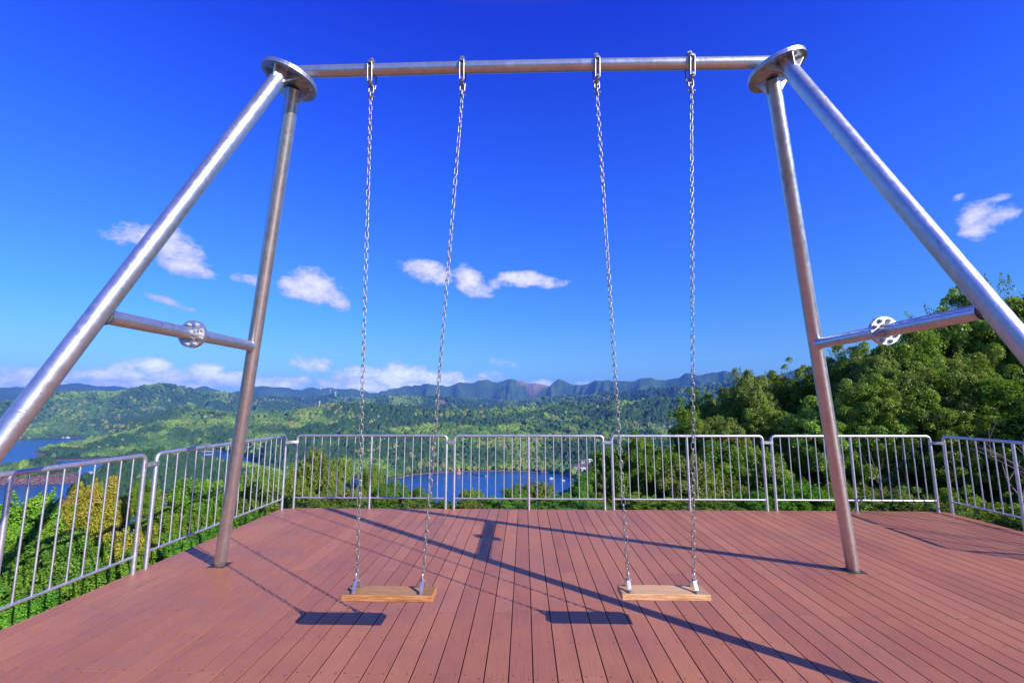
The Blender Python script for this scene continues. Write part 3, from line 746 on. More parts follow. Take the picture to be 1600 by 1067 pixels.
def terrain(az, r):
    x = r * np.sin(az); y = r * np.cos(az)
    base = SEA - 14.0
    h = near_z(x, y, r, az)
    def layer(h, c, rc, rf, zf, back, pw, amp, nsc, seed, rid=True, drop=0.0, spur=0.5, gd=0, gn=300.0, jag=0.0):
        el = interp(az, c); R_ = np.interp(az, rc[0], rc[1])
        wob = (fbm(x / nsc * 0.5, y / nsc * 0.5, 2, seed + 70) - 0.5)
        Rw = R_ * (1 + 0.10 * wob)
        zc = EYE + Rw * np.tan(el) - drop + jag * (fbm(az * 34.0 + seed * 9.1, az * 0 + seed * 3.3, 4, seed + 61) - 0.5)
        t = np.clip((r - rf) / np.maximum(Rw - rf, 1), -0.05, 1)
        tt = np.clip(t, 0, 1)
        z = zf + (zc - zf) * (1 - (1 - tt) ** pw)
        z = np.where(r < rf, zf - (rf - r) * 0.25, z)
        z = np.where(r > Rw, zc - (r - Rw) * back, z)
        n = ridged(x / nsc, y / nsc, 4, seed) if rid else fbm(x / nsc, y / nsc, 4, seed)
        sp_ = ridged(az * np.median(rc[1]) / nsc, r / (nsc * 3.2), 3, seed + 5)
        n = (1 - spur) * n + spur * sp_
        env = np.clip((tt - (0.12 if np.ndim(zf) == 0 and zf <= SEA else 0.0)) * 2.4, 0, 1) * np.clip((Rw - r) / (0.16 * np.maximum(Rw - rf, 1)), 0, 1)
        if gd:
            wx = (fbm(x / (gn * 2.2), y / (gn * 2.2), 2, seed + 31) - 0.5) * 2.6; wy = (fbm(x / (gn * 2.2), y / (gn * 2.2), 2, seed + 37) - 0.5) * 2.0
            ua = az * np.median(rc[1]) / gn + wx; ub = r / (gn * 2.4) + wy
            g1 = np.abs(2 * vnoise(ua, ub, seed + 41) - 1); g2 = np.abs(2 * vnoise(ua * 2.3 + 7, ub * 2.3, seed + 43) - 1)
            e2 = np.clip((tt - 0.22) * 3, 0, 1) * np.clip((Rw - r) / (0.10 * np.maximum(Rw - rf, 1)) + 0.12, 0, 1)
            z = z - gd * (0.70 * g1 ** 0.85 + 0.30 * g2) * e2 * np.clip((zc - zf - 25) / 140, 0.0, 1.3)
        z = z + np.minimum(n - 0.92, 0) * amp * env * np.clip((zc - zf) / 200, 0.15, 2.0)
        return np.maximum(h, z)
    h = layer(h, A_c, A_r, np.interp(az, A_r[0], A_r[1]) * 0.66, SEA + 60, 0.25, 1.0, 200, 700, 1, spur=0.35, gd=280.0, gn=300.0, jag=95.0)
    h = layer(h, H_c, H_r, np.full_like(r, 4100.0), SEA + 20, 0.16, 1.1, 200, 520, 8, drop=10.0, gd=190.0, gn=260.0, jag=50.0)
    h = layer(h, F_c, F_r, np.where(az < azel(400, 640)[0], 3900.0, 2500.0), np.where(az < azel(400, 640)[0], SEA - 30, SEA + 20), 0.16, 1.15, 160, 430, 2, drop=9.0, gd=150.0, gn=260.0, jag=30.0)
    rfB = np.full_like(r, 1.0) * sea_r(azel(100, 684)[1])
    h = layer(h, B_c, B_r, rfB, SEA, 0.16, 1.35, 150, 420, 3, drop=8.0, gd=140.0, gn=230.0, jag=22.0)
    h = layer(h, D_c, D_r, sea_r(interp(az, D_f)), SEA, 0.22, np.where(az < R(-24), 2.2, 1.5), 110, 330, 4, drop=6.0, gd=80.0, gn=190.0, jag=10.0)
    h = layer(h, E_c, E_r, sea_r(interp(az, E_f)), SEA, 0.30, 3.0, 22, 110, 6)
    h = layer(h, G_c, G_r, sea_r(interp(az, G_f)), SEA, 0.45, 1.5, 10, 60, 7)
    # valley floors behind the bays
    inl = np.clip((r - 1250) / 700, 0, 1) * (az > R(-6)) 
    h = np.where((az > R(1)) & (r > sea_r(interp(az, D_f))) , np.maximum(h, SEA + 3), h)
    h = np.maximum(h, base)
    return h, x, y

fine = np.radians(np.arange(-62, 62.01, 0.11)); coarse = np.radians(np.arange(66, 294.1, 4.0))
azs = np.concatenate([fine, coarse])
rs = [0.8]
while rs[-1] < 15000:
    r_ = rs[-1]
    rs.append(r_ * (1.05 if r_ < 60 else 1.022 if r_ < 700 else 1.0085 if r_ < 2600 else 1.012 if r_ < 8000 else 1.03))
rs = np.array(rs); na, nr = len(azs), len(rs)
AZg, Rg = np.meshgrid(azs, rs, indexing='ij')
azw = (AZg + PI) % (2 * PI) - PI
hz, gx, gy = terrain(azw, Rg)
V = np.stack([gx, gy, hz], -1).reshape(-1, 3)
V = np.concatenate([V, [[0, 0, -1.0]]])
ii, jj = np.meshgrid(np.arange(na), np.arange(nr - 1), indexing='ij'); i2 = (ii + 1) % na
Fq = np.stack([ii * nr + jj, i2 * nr + jj, i2 * nr + jj + 1, ii * nr + jj + 1], -1).reshape(-1, 4)[:, ::-1]
ctr = len(V) - 1
cap = np.array([[i * nr, ctr, ctr, ((i + 1) % na) * nr] for i in range(0)])

# bare earth patches: (u, v, half width px, half height px, strength)
BARE = [(818, 598, 12, 5, 1), (835, 603, 16, 5, 1), (832, 612, 6, 9, .8), (850, 604, 14, 3, .7), (868, 604, 20, 3, .5), (690, 627, 9, 3, 1), (693, 631, 6, 4, .8),
        (905, 731, 20, 9, .8), (890, 740, 10, 4, .8), (925, 722, 10, 4, .8), (150, 742, 7, 3, .8), (136, 744, 7, 5, 1), (208, 671, 4, 2, .7), (560, 650, 0.5, .5, 1)]
def bare_mask(x, y, z):
    dx, dy, dz = x, y, z - EYE
    zc = dx * FW.x + dy * FW.y + dz * FW.z
    zc = np.maximum(zc, 1e-3)
    u = 800 + FPX * (dx * RT.x + dy * RT.y + dz * RT.z) / zc; v = 533.5 - FPX * (dx * UP.x + dy * UP.y + dz * UP.z) / zc
    m = np.zeros_like(u)
    nz = (fbm(x / 30 * 900 / np.maximum(zc, 900), y / 30 * 900 / np.maximum(zc, 900), 3, 33) - 0.5) * 1.3
    for (a, b, ru, rv, s) in BARE:
        q = 1 - ((u - a) / ru) ** 2 - ((v - b) / rv) ** 2 + nz
        m = np.maximum(m, np.clip(q * 3, 0, 1) * s * (zc > 500) * (((u - a) / ru) ** 2 + ((v - b) / rv) ** 2 < 2.2))
    return m, u, v
bm_, uu, vv = bare_mask(V[:, 0], V[:, 1], V[:, 2])

rr_ = np.hypot(V[:, 0], V[:, 1]); az_ = np.arctan2(V[:, 0], V[:, 1])
lim = np.where((rr_ < 1700) & (az_ < R(-31)), 13.0, 1.6)
lim = np.where(rr_ > 2500, 1.5, lim)
def terrain_mat():
    m, nt, b, o = new_mat('terrain')
    tc = N(nt, 'ShaderNodeTexCoord'); sp = N(nt, 'ShaderNodeSeparateXYZ'); nt.links.new(tc.outputs['Object'], sp.inputs[0])
    n1 = noise(nt, 0.010, 8, 0.65, tc.outputs['Object']); n2 = noise(nt, 0.09, 6, 0.7, tc.outputs['Object'])
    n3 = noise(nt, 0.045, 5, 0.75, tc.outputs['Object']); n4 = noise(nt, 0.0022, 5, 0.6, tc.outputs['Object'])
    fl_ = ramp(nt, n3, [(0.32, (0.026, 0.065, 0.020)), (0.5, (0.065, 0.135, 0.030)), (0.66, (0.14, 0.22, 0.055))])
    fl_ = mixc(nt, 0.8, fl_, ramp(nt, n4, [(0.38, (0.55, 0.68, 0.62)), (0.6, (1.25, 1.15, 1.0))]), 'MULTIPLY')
    nr = noise(nt, 0.22, 6, 0.8, tc.outputs['Object'], (1, 1, 0.35))
    rk = ramp(nt, nr, [(0.36, (0.05, 0.030, 0.022)), (0.47, (0.26, 0.14, 0.10)), (0.56, (0.46, 0.29, 0.21)), (0.70, (0.66, 0.50, 0.40))])
    la = N(nt, 'ShaderNodeAttribute', attribute_name='lim')
    zz = mathn(nt, 'ADD', mathn(nt, 'SUBTRACT', sp.outputs[2], SEA), mathn(nt, 'MULTIPLY', mathn(nt, 'SUBTRACT', n2, 0.5), mathn(nt, 'MULTIPLY', la.outputs['Fac'], -1.6)))
    f = ramp(nt, mathn(nt, 'DIVIDE', zz, mathn(nt, 'MULTIPLY', la.outputs['Fac'], 2.0), True), [(0.0, 1.0), (0.42, 1.0), (0.58, 0.0)])
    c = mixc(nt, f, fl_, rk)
    at = N(nt, 'ShaderNodeAttribute', attribute_name='bare')
    c = mixc(nt, at.outputs['Fac'], c, ramp(nt, n2, [(0.3, (0.26, 0.15, 0.10)), (0.7, (0.52, 0.36, 0.27))]))
    nt.links.new(c, b.inputs['Base Color']); b.inputs['Roughness'].default_value = 0.95; b.inputs['Specular IOR Level'].default_value = 0.1
    bump(nt, mathn(nt, 'ADD', n3, mathn(nt, 'MULTIPLY', n2, 0.5)), 1.0, 26.0, b)
    return m
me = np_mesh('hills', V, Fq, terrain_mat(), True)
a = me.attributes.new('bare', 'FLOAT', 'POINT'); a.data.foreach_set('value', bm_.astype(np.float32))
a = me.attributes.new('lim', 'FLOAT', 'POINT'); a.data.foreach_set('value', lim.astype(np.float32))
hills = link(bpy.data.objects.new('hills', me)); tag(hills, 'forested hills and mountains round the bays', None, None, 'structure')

# sea
def sea_mat():
    m, nt, b, o = new_mat('sea_water')
    tc = N(nt, 'ShaderNodeTexCoord')
    n = noise(nt, 0.16, 5, 0.6, tc.outputs['Object'], (1, 1.6, 1)); n2 = noise(nt, 0.006, 4, 0.5, tc.outputs['Object'], (1, 3.0, 1))
    c = ramp(nt, n2, [(0.3, (0.001, 0.050, 0.205)), (0.7, (0.002, 0.074, 0.290))])
    nt.links.new(c, b.inputs['Base Color']); b.inputs['Roughness'].default_value = 0.22; b.inputs['IOR'].default_value = 1.33; b.inputs['Specular IOR Level'].default_value = 0.28
    bump(nt, n, 0.55, 0.7, b)
    return m
mb = MB(); S = 22000; mb.add([(-S, -S, SEA), (S, -S, SEA), (S, S, SEA), (-S, S, SEA)], [(0, 1, 2, 3)])
tag(mb.build('sea', sea_mat()), 'deep blue sea in the bays', None, None, 'structure')

# ------------------------------------------------------------------ forest canopy on the hills (stuff)
def crown_points():
    out = []
    for (r0, r1, dia, cell) in ((30, 260, 4.2, 3.6), (260, 1250, 8.5, 6.4), (1250, 2700, 12.5, 9.4), (2700, 4700, 14, 11.5), (4700, 5500, 15, 13)):
        amax = R(57)
        area = amax * (r1 * r1 - r0 * r0); n = int(area / (cell * cell))
        rr = np.sqrt(RS.rand(n) * (r1 * r1 - r0 * r0) + r0 * r0); aa = (RS.rand(n) * 2 - 1) * amax
        out.append((aa, rr, np.full(n, dia)))
    aa = np.concatenate([o[0] for o in out]); rr = np.concatenate([o[1] for o in out]); dd = np.concatenate([o[2] for o in out])
    z, x, y = terrain(aa, rr)
    # keep those that can be seen over nearer land
    sl = np.tan(np.arctan2(hz - EYE, Rg))[:len(fine)]
    run = np.maximum.accumulate(sl, axis=1)
    ai = np.clip(np.round((aa - fine[0]) / (fine[1] - fine[0])).astype(int), 0, len(fine) - 1)
    ri = np.clip(np.searchsorted(rs, rr * 0.985) - 1, 0, nr - 1)
    vis = (z + dd * 1.3 - EYE) / rr > run[ai, ri] - 0.0015
    b, u, v = bare_mask(x, y, z)
    cliff = SEA + 1.0 + 7 * fbm(x / 25, y / 25, 3, 41)
    cliff = np.where((rr < 1650) & (aa < R(-31)), cliff + 5 + 12 * fbm(x / 18, y / 18, 3, 47) ** 1.5, cliff)
    cliff = np.where(rr > 2500, SEA + 0.5, cliff)
    cliff = np.where(aa > R(-31), SEA + 0.8 + 2.5 * fbm(x / 25, y / 25, 3, 41), cliff)
    ok = vis & (z > cliff) & (b < 0.45)
    x, y, z, dd, rr, aa = x[ok], y[ok], z[ok], dd[ok], rr[ok], aa[ok]
    n = len(x)
    s = dd * (0.80 + 0.75 * RS.rand(n) ** 1.6)
    big = RS.rand(n) < 0.06; s = np.where(big, s * 1.35, s)
    # colour: stands of dark cedar, mixed broadleaf, fresh yellow green, a few russet crowns
    st = fbm(x / 200, y / 200, 4, 51); st2 = fbm(x / 70, y / 70, 3, 57); fine_n = RS.rand(n)
    dark = np.array([0.030, 0.082, 0.022]); mid = np.array([0.072, 0.165, 0.026]); lite = np.array([0.175, 0.295, 0.034]); rus = np.array([0.19, 0.22, 0.06]); pal = np.array([0.17, 0.27, 0.07])
    k = np.clip((st - 0.43) * 5.5 + (st2 - 0.5) * 2.2 + (fine_n - 0.5) * 0.6, 0, 1)[:, None]
    c = dark * (1 - k) + mid * k
    l = np.clip((st2 - 0.56) * 4.0 + (st - 0.5) * 2.5 + (RS.rand(n) - 0.66) * 1.0, 0, 1)[:, None]
    c = c * (1 - l) + lite * l
    ru = ((RS.rand(n) < 0.006) | ((fbm(x / 120, y / 120, 3, 77) > 0.66) & (RS.rand(n) < 0.35)))[:, None]
    c = np.where(ru, rus, c)
    pa = (RS.rand(n) < 0.008)[:, None]; c = np.where(pa, pal, c)
    c = c * (0.86 + 0.28 * RS.rand(n))[:, None] * np.array([1.08, 0.96, 0.9])
    conif = (k[:, 0] < 0.25)
    sc_ = np.stack([s * 0.5, s * 0.5, s * np.where(conif, 0.78, 0.50)], -1)
    pos = np.stack([x, y, z + s * 0.30], -1)
    return pos, sc_, c, RS.rand(n) * 6.28
def canopy_mat():
    m, nt, b, o = new_mat('forest_canopy')
    at = N(nt, 'ShaderNodeAttribute', attribute_type='INSTANCER', attribute_name='tcol')
    n = noise(nt, 1.6, 4, 0.7)
    c = mixc(nt, 1.0, at.outputs['Color'], ramp(nt, n, [(0.3, 0.62), (0.7, 1.35)]), 'MULTIPLY')
    nt.links.new(c, b.inputs['Base Color']); b.inputs['Roughness'].default_value = 0.8; b.inputs['Specular IOR Level'].default_value = 0.15
    bump(nt, noise(nt, 4.0, 4, 0.8), 1.0, 0.35, b)
    return m
M_CANOPY = canopy_mat()
def canopy_object(name, pos, scl, colr, rot, label, group_id=0):
    me = bpy.data.meshes.new(name)
    me.vertices.add(len(pos)); me.vertices.foreach_set('co', pos.astype(np.float32).ravel())
    for nm, typ, arr, key in (('tscale', 'FLOAT_VECTOR', scl, 'vector'), ('tcol', 'FLOAT_COLOR', np.concatenate([colr, np.ones((len(colr), 1))], 1), 'color'), ('trot', 'FLOAT', rot, 'value')):
        a = me.attributes.new(nm, typ, 'POINT'); a.data.foreach_set(key, np.ascontiguousarray(arr, dtype=np.float32).ravel())
    me.update()
    o = link(bpy.data.objects.new(name, me)); tag(o, label, None, None, 'stuff')
    ng = bpy.data.node_groups.new(name + '_nodes', 'GeometryNodeTree')
    ng.interface.new_socket('Geometry', in_out='INPUT', socket_type='NodeSocketGeometry')
    ng.interface.new_socket('Geometry', in_out='OUTPUT', socket_type='NodeSocketGeometry')
    n = ng.nodes; l = ng.links
    gi = n.new('NodeGroupInput'); go = n.new('NodeGroupOutput')
    g2i = n.new('GeometryNodeGeometryToInstance')
    for s in range(5):
        ico = n.new('GeometryNodeMeshIcoSphere'); ico.inputs['Subdivisions'].default_value = 3; ico.inputs['Radius'].default_value = 1.0
        sp = n.new('GeometryNodeSetPosition')
        no = n.new('ShaderNodeTexNoise'); no.noise_dimensions = '4D'; no.inputs['W'].default_value = s * 7.3; no.inputs['Scale'].default_value = 1.9; no.inputs['Detail'].default_value = 2.5; no.inputs['Roughness'].default_value = 0.65
        pn = n.new('GeometryNodeInputPosition')
        m1 = n.new('ShaderNodeMath'); m1.operation = 'MULTIPLY_ADD'; m1.inputs[1].default_value = 1.75; m1.inputs[2].default_value = -0.90
        vm = n.new('ShaderNodeVectorMath'); vm.operation = 'SCALE'
        l.new(pn.outputs[0], no.inputs['Vector']); l.new(no.outputs[0], m1.inputs[0]); l.new(pn.outputs[0], vm.inputs[0]); l.new(m1.outputs[0], vm.inputs['Scale'])
        l.new(ico.outputs[0], sp.inputs['Geometry']); l.new(vm.outputs[0], sp.inputs['Offset'])
        sm = n.new('GeometryNodeSetMaterial'); sm.inputs['Material'].default_value = M_CANOPY
        ss = n.new('GeometryNodeSetShadeSmooth'); ss.inputs['Shade Smooth'].default_value = False
        l.new(sp.outputs[0], sm.inputs[0]); l.new(sm.outputs[0], ss.inputs[0]); l.new(ss.outputs[0], g2i.inputs[0])
    iop = n.new('GeometryNodeInstanceOnPoints'); iop.inputs['Pick Instance'].default_value = True
    rv = n.new('FunctionNodeRandomValue'); rv.data_type = 'INT'; rv.inputs['Min'].default_value = 0; rv.inputs['Max'].default_value = 4
    for s in rv.inputs:
        if s.name == 'Min' and s.type == 'INT': s.default_value = 0
        if s.name == 'Max' and s.type == 'INT': s.default_value = 4
    iout = [s for s in rv.outputs if s.type == 'INT'][0]
    def attr(nm, t):
        q = n.new('GeometryNodeInputNamedAttribute'); q.data_type = t; q.inputs['Name'].default_value = nm
        return [s for s in q.outputs if s.enabled][0]
    cx = n.new('ShaderNodeCombineXYZ'); l.new(attr('trot', 'FLOAT'), cx.inputs[2])
    l.new(gi.outputs[0], iop.inputs['Points']); l.new(g2i.outputs[0], iop.inputs['Instance']); l.new(iout, iop.inputs['Instance Index'])
    l.new(cx.outputs[0], iop.inputs['Rotation']); l.new(attr('tscale', 'FLOAT_VECTOR'), iop.inputs['Scale'])
    l.new(iop.outputs[0], go.inputs[0])
    md = o.modifiers.new('crowns', 'NODES'); md.node_group = ng
    return o
pos, scl, colr, rot = crown_points()
print('canopy crowns', len(pos))
canopy_object('forest_canopy', pos, scl, colr, rot, 'dense mixed forest covering the hills round the bays')

# ------------------------------------------------------------------ haze
mb = MB(); mb.box((0, 3000, (SEA - 20 + 640) / 2), (24000, 20000, 640 - (SEA - 20)))
m = bpy.data.materials.new('haze'); m.use_nodes = True; nt = m.node_tree; nt.nodes.clear()
o_ = N(nt, 'ShaderNodeOutputMaterial'); pv = N(nt, 'ShaderNodeVolumePrincipled')
pv.inputs['Color'].default_value = (0.13, 0.36, 1.0, 1); pv.inputs['Density'].default_value = 8.5e-5; pv.inputs['Anisotropy'].default_value = 0.0
nt.links.new(pv.outputs[0], o_.inputs['Volume'])
hz_o = mb.build('haze', m); tag(hz_o, 'thin bluish haze over the hills', None, None, 'stuff'); hz_o.display_type = 'WIRE'

# ------------------------------------------------------------------ near trees and shrubs
def crown_mesh(name, seed, nclump, per, leaf, mat, clump=(0.26, 0.42), shoots=0.25, flat=0.75, bumpy=0.30, upl=0.45):
    """leafy crown inside a unit-radius body: clusters of pointed leaves, uneven outline, gaps between clusters. leaf = (length, width) relative to radius"""
    rs_ = np.random.RandomState(seed)
    # cluster centres
    d = rs_.normal(size=(nclump, 3)); d /= np.linalg.norm(d, axis=1)[:, None]
    d[:, 2] = np.where(d[:, 2] < -0.5, -d[:, 2] * 0.6, d[:, 2])
    lob = 1 + bumpy * (np.sin(d[:, 0] * 4.1 + seed) * np.cos(d[:, 1] * 3.7 + seed * 2) + 0.6 * np.sin(d[:, 2] * 5 + d[:, 0] * 3 + seed))
    rad = (1 - 0.48 * rs_.rand(nclump) ** 1.7) * lob * 0.80
    C = d * rad[:, None]
    cr = clump[0] + (clump[1] - clump[0]) * rs_.rand(nclump)
    # short shoots reaching out of the body
    ns = int(nclump * shoots)
    sd_ = rs_.normal(size=(ns, 3)); sd_[:, 2] = np.abs(sd_[:, 2]) + 0.35; sd_ /= np.linalg.norm(sd_, axis=1)[:, None]
    S = sd_ * (0.80 + 0.16 * rs_.rand(ns))[:, None]
    cnt = (per * (cr / cr.mean()) ** 2).astype(int)
    cid = np.repeat(np.arange(nclump), cnt)
    n = len(cid)
    dl = rs_.normal(size=(n, 3)); dl += d[cid] * 0.55; dl[:, 2] += upl; dl /= np.linalg.norm(dl, axis=1)[:, None]
    P = C[cid] + dl * (cr[cid] * (0.35 + 0.65 * rs_.rand(n) ** 0.5))[:, None] * np.array([1, 1, flat])
    ctint = rs_.rand(nclump)[cid]
    m2 = max(int(per * 0.35), 10); sid = np.repeat(np.arange(ns), m2)
    t = rs_.rand(len(sid))
    P2 = S[sid] * (0.82 + 0.36 * t)[:, None] + rs_.normal(size=(len(sid), 3)) * (0.055 * (1.15 - t))[:, None]
    dl2 = sd_[sid] + rs_.normal(size=(len(sid), 3)) * 0.8; dl2 /= np.linalg.norm(dl2, axis=1)[:, None]
    P = np.concatenate([P, P2]); dl = np.concatenate([dl, dl2]); ctint = np.concatenate([ctint, rs_.rand(ns)[sid]])
    n = len(P)
    ext = np.percentile(np.abs(P[:, :2]), 98.5); P = P * np.array([1 / ext, 1 / ext, 1 / np.percentile(P[:, 2], 99.7)])
    # leaf frames: normal mostly up / outward, random twist
    nr_ = dl * 0.6 + rs_.normal(size=(n, 3)) * 0.55 + np.array([0.15, -0.15, 0.55]); nr_ /= np.linalg.norm(nr_, axis=1)[:, None]
    ax = dl + rs_.normal(size=(n, 3)) * 0.7; ax -= nr_ * (ax * nr_).sum(1)[:, None]; ax /= np.maximum(np.linalg.norm(ax, axis=1), 1e-5)[:, None]
    sx = np.cross(nr_, ax)
    L = leaf[0] * (0.65 + 0.7 * rs_.rand(n)); W = leaf[1] * (0.65 + 0.7 * rs_.rand(n))
    q = np.stack([P - ax * (L * 0.5)[:, None], P + sx * (W * 0.5)[:, None] + ax * (L * 0.05)[:, None] + nr_ * (W * 0.18)[:, None],
                  P + ax * (L * 0.5)[:, None], P - sx * (W * 0.5)[:, None] + ax * (L * 0.05)[:, None] + nr_ * (W * 0.18)[:, None]], 1)
    Vv = q.reshape(-1, 3); Fv = np.arange(n * 4).reshape(n, 4)
    me = np_mesh(name, Vv, Fv, mat, False)
    tint = np.clip(0.5 * rs_.rand(n) + 0.36 * ctint + 0.14 * np.clip(P[:, 2] + 0.3, 0, 1), 0, 1)
    a = me.attributes.new('tint', 'FLOAT', 'FACE'); a.data.foreach_set('value', tint.astype(np.float32))
    return me
CR = {
    'bright': [crown_mesh('crown', 1, 170, 330, (0.055, 0.028), L_BRIGHT, (0.13, 0.25), 0.12), crown_mesh('crown', 2, 170, 330, (0.055, 0.028), L_BRIGHT, (0.13, 0.25), 0.12)],
    'gold': [crown_mesh('crown', 3, 130, 400, (0.065, 0.026), L_GOLD, (0.16, 0.26), 0.6, 1.1)],
    'mid': [crown_mesh('crown', 4, 110, 380, (0.055, 0.026), L_MID, (0.18, 0.30)), crown_mesh('crown', 5, 100, 380, (0.055, 0.026), L_MID, (0.18, 0.30), 0.4)],
    'olive': [crown_mesh('crown', 6, 110, 360, (0.055, 0.028), L_OLIVE, (0.16, 0.28), 0.6), crown_mesh('crown', 7, 100, 340, (0.055, 0.028), L_OLIVE, (0.15, 0.27), 0.8)],
    'dark': [crown_mesh('crown', 8, 420, 250, (0.036, 0.020), L_DARK, (0.08, 0.15), 0.05, 0.85, 0.34), crown_mesh('crown', 9, 420, 250, (0.036, 0.020), L_DARK, (0.08, 0.15), 0.05, 0.85, 0.34), crown_mesh('crown', 10, 380, 260, (0.036, 0.020), L_DARK, (0.08, 0.155), 0.06, 0.85, 0.4)],
    'olivetree': [crown_mesh('crown', 12, 400, 250, (0.036, 0.020), L_OLIVE, (0.08, 0.15), 0.06, 0.85, 0.35)],
}
def trunk_mesh(seed, h, rad, lean, spread, nb, mat):
    """tapered trunk with limbs reaching into the crown; built at origin, height h"""
    rn = random.Random(seed); mb = MB()
    pts = []; x = y = 0.0
    for k in range(7):
        f = k / 6
        pts.append((x, y, -0.25 + f * (h + 0.25))); x += lean[0] / 6 + rn.uniform(-.05, .05) * h * 0.3; y += lean[1] / 6 + rn.uniform(-.05, .05) * h * 0.3
    rr = [rad * (1.25 - 0.85 * (k / 6)) if k else rad * 1.5 for k in range(7)]
    mb.path(pts, rr, 9)
    for b in range(nb):
        k = rn.choice([2, 3, 3, 4, 4, 5]); p = Vector(pts[k]); an = 2 * PI * (b / nb) + rn.uniform(-.4, .4)
        L = spread * rn.uniform(0.55, 1.0); q = [p]
        dx = Vector((math.cos(an), math.sin(an), rn.uniform(0.35, 0.9))).normalized()
        for s in range(4):
            dx = (dx + Vector((rn.uniform(-.3, .3), rn.uniform(-.3, .3), rn.uniform(-.05, .3)))).normalized(); q.append(q[-1] + dx * L / 4)
        r0 = rr[k] * 0.55
        mb.path(q, [r0 * (1 - 0.2 * s) for s in range(5)], 6)
        for s in (2, 3):
            e = q[s]; d2 = (dx + Vector((rn.uniform(-.9, .9), rn.uniform(-.9, .9), rn.uniform(0, .6)))).normalized()
            mb.path([e, e + d2 * L * 0.22, e + d2 * L * 0.42 + Vector((0, 0, L * .06))], [r0 * .42, r0 * .28, r0 * .12], 5)
    return mb
def gz(x, y):
    a = np.array([math.atan2(x, y)]); r = np.array([math.hypot(x, y)])
    return float(terrain(a, r)[0][0])
def plant(name, cat, label, u, vt, zc, wpx, kind, group, hr=1.0, k=0, bark=None, wide=1.0, dv=None):
    """crown top at pixel (u, vt) at camera depth zc, crown half width wpx pixels"""
    top = at_depth(u, vt, zc); rx = wpx / FPX * zc
    g = gz(top.x, top.y)
    rz = rx * hr; rz = min(rz, max((top.z - g) * 0.56, rx * 0.5))
    cz = top.z - rz * 0.98
    if cz - rz < g - 0.8 * rz: g = cz - rz * 1.0
    t = empty(name, (top.x, top.y, g)); tag(t, label, cat, group)
    ms = CR[kind]; me = ms[k % len(ms)]
    c = link(bpy.data.objects.new('crown', me)); c.parent = t
    c.location = (0, 0, cz - g); c.scale = (rx, rx * wide, rz); c.rotation_euler = (0, 0, random.uniform(0, 6.28) if wide == 1 else 0)
    hgt = max(cz - g, 0.35) + rz * 0.35
    tm = trunk_mesh(k * 7 + int(u), hgt, 0.028 + 0.030 * hgt, (random.uniform(-.12, .12) * hgt, random.uniform(-.12, .12) * hgt), rx * 0.85, 6, None)
    tm.build('trunk', bark or M_BARK, t)
    return t
GL = 'bushes below the left fence'; GF = 'bushes beyond the far fence'; GT = 'trees on the right behind the deck'
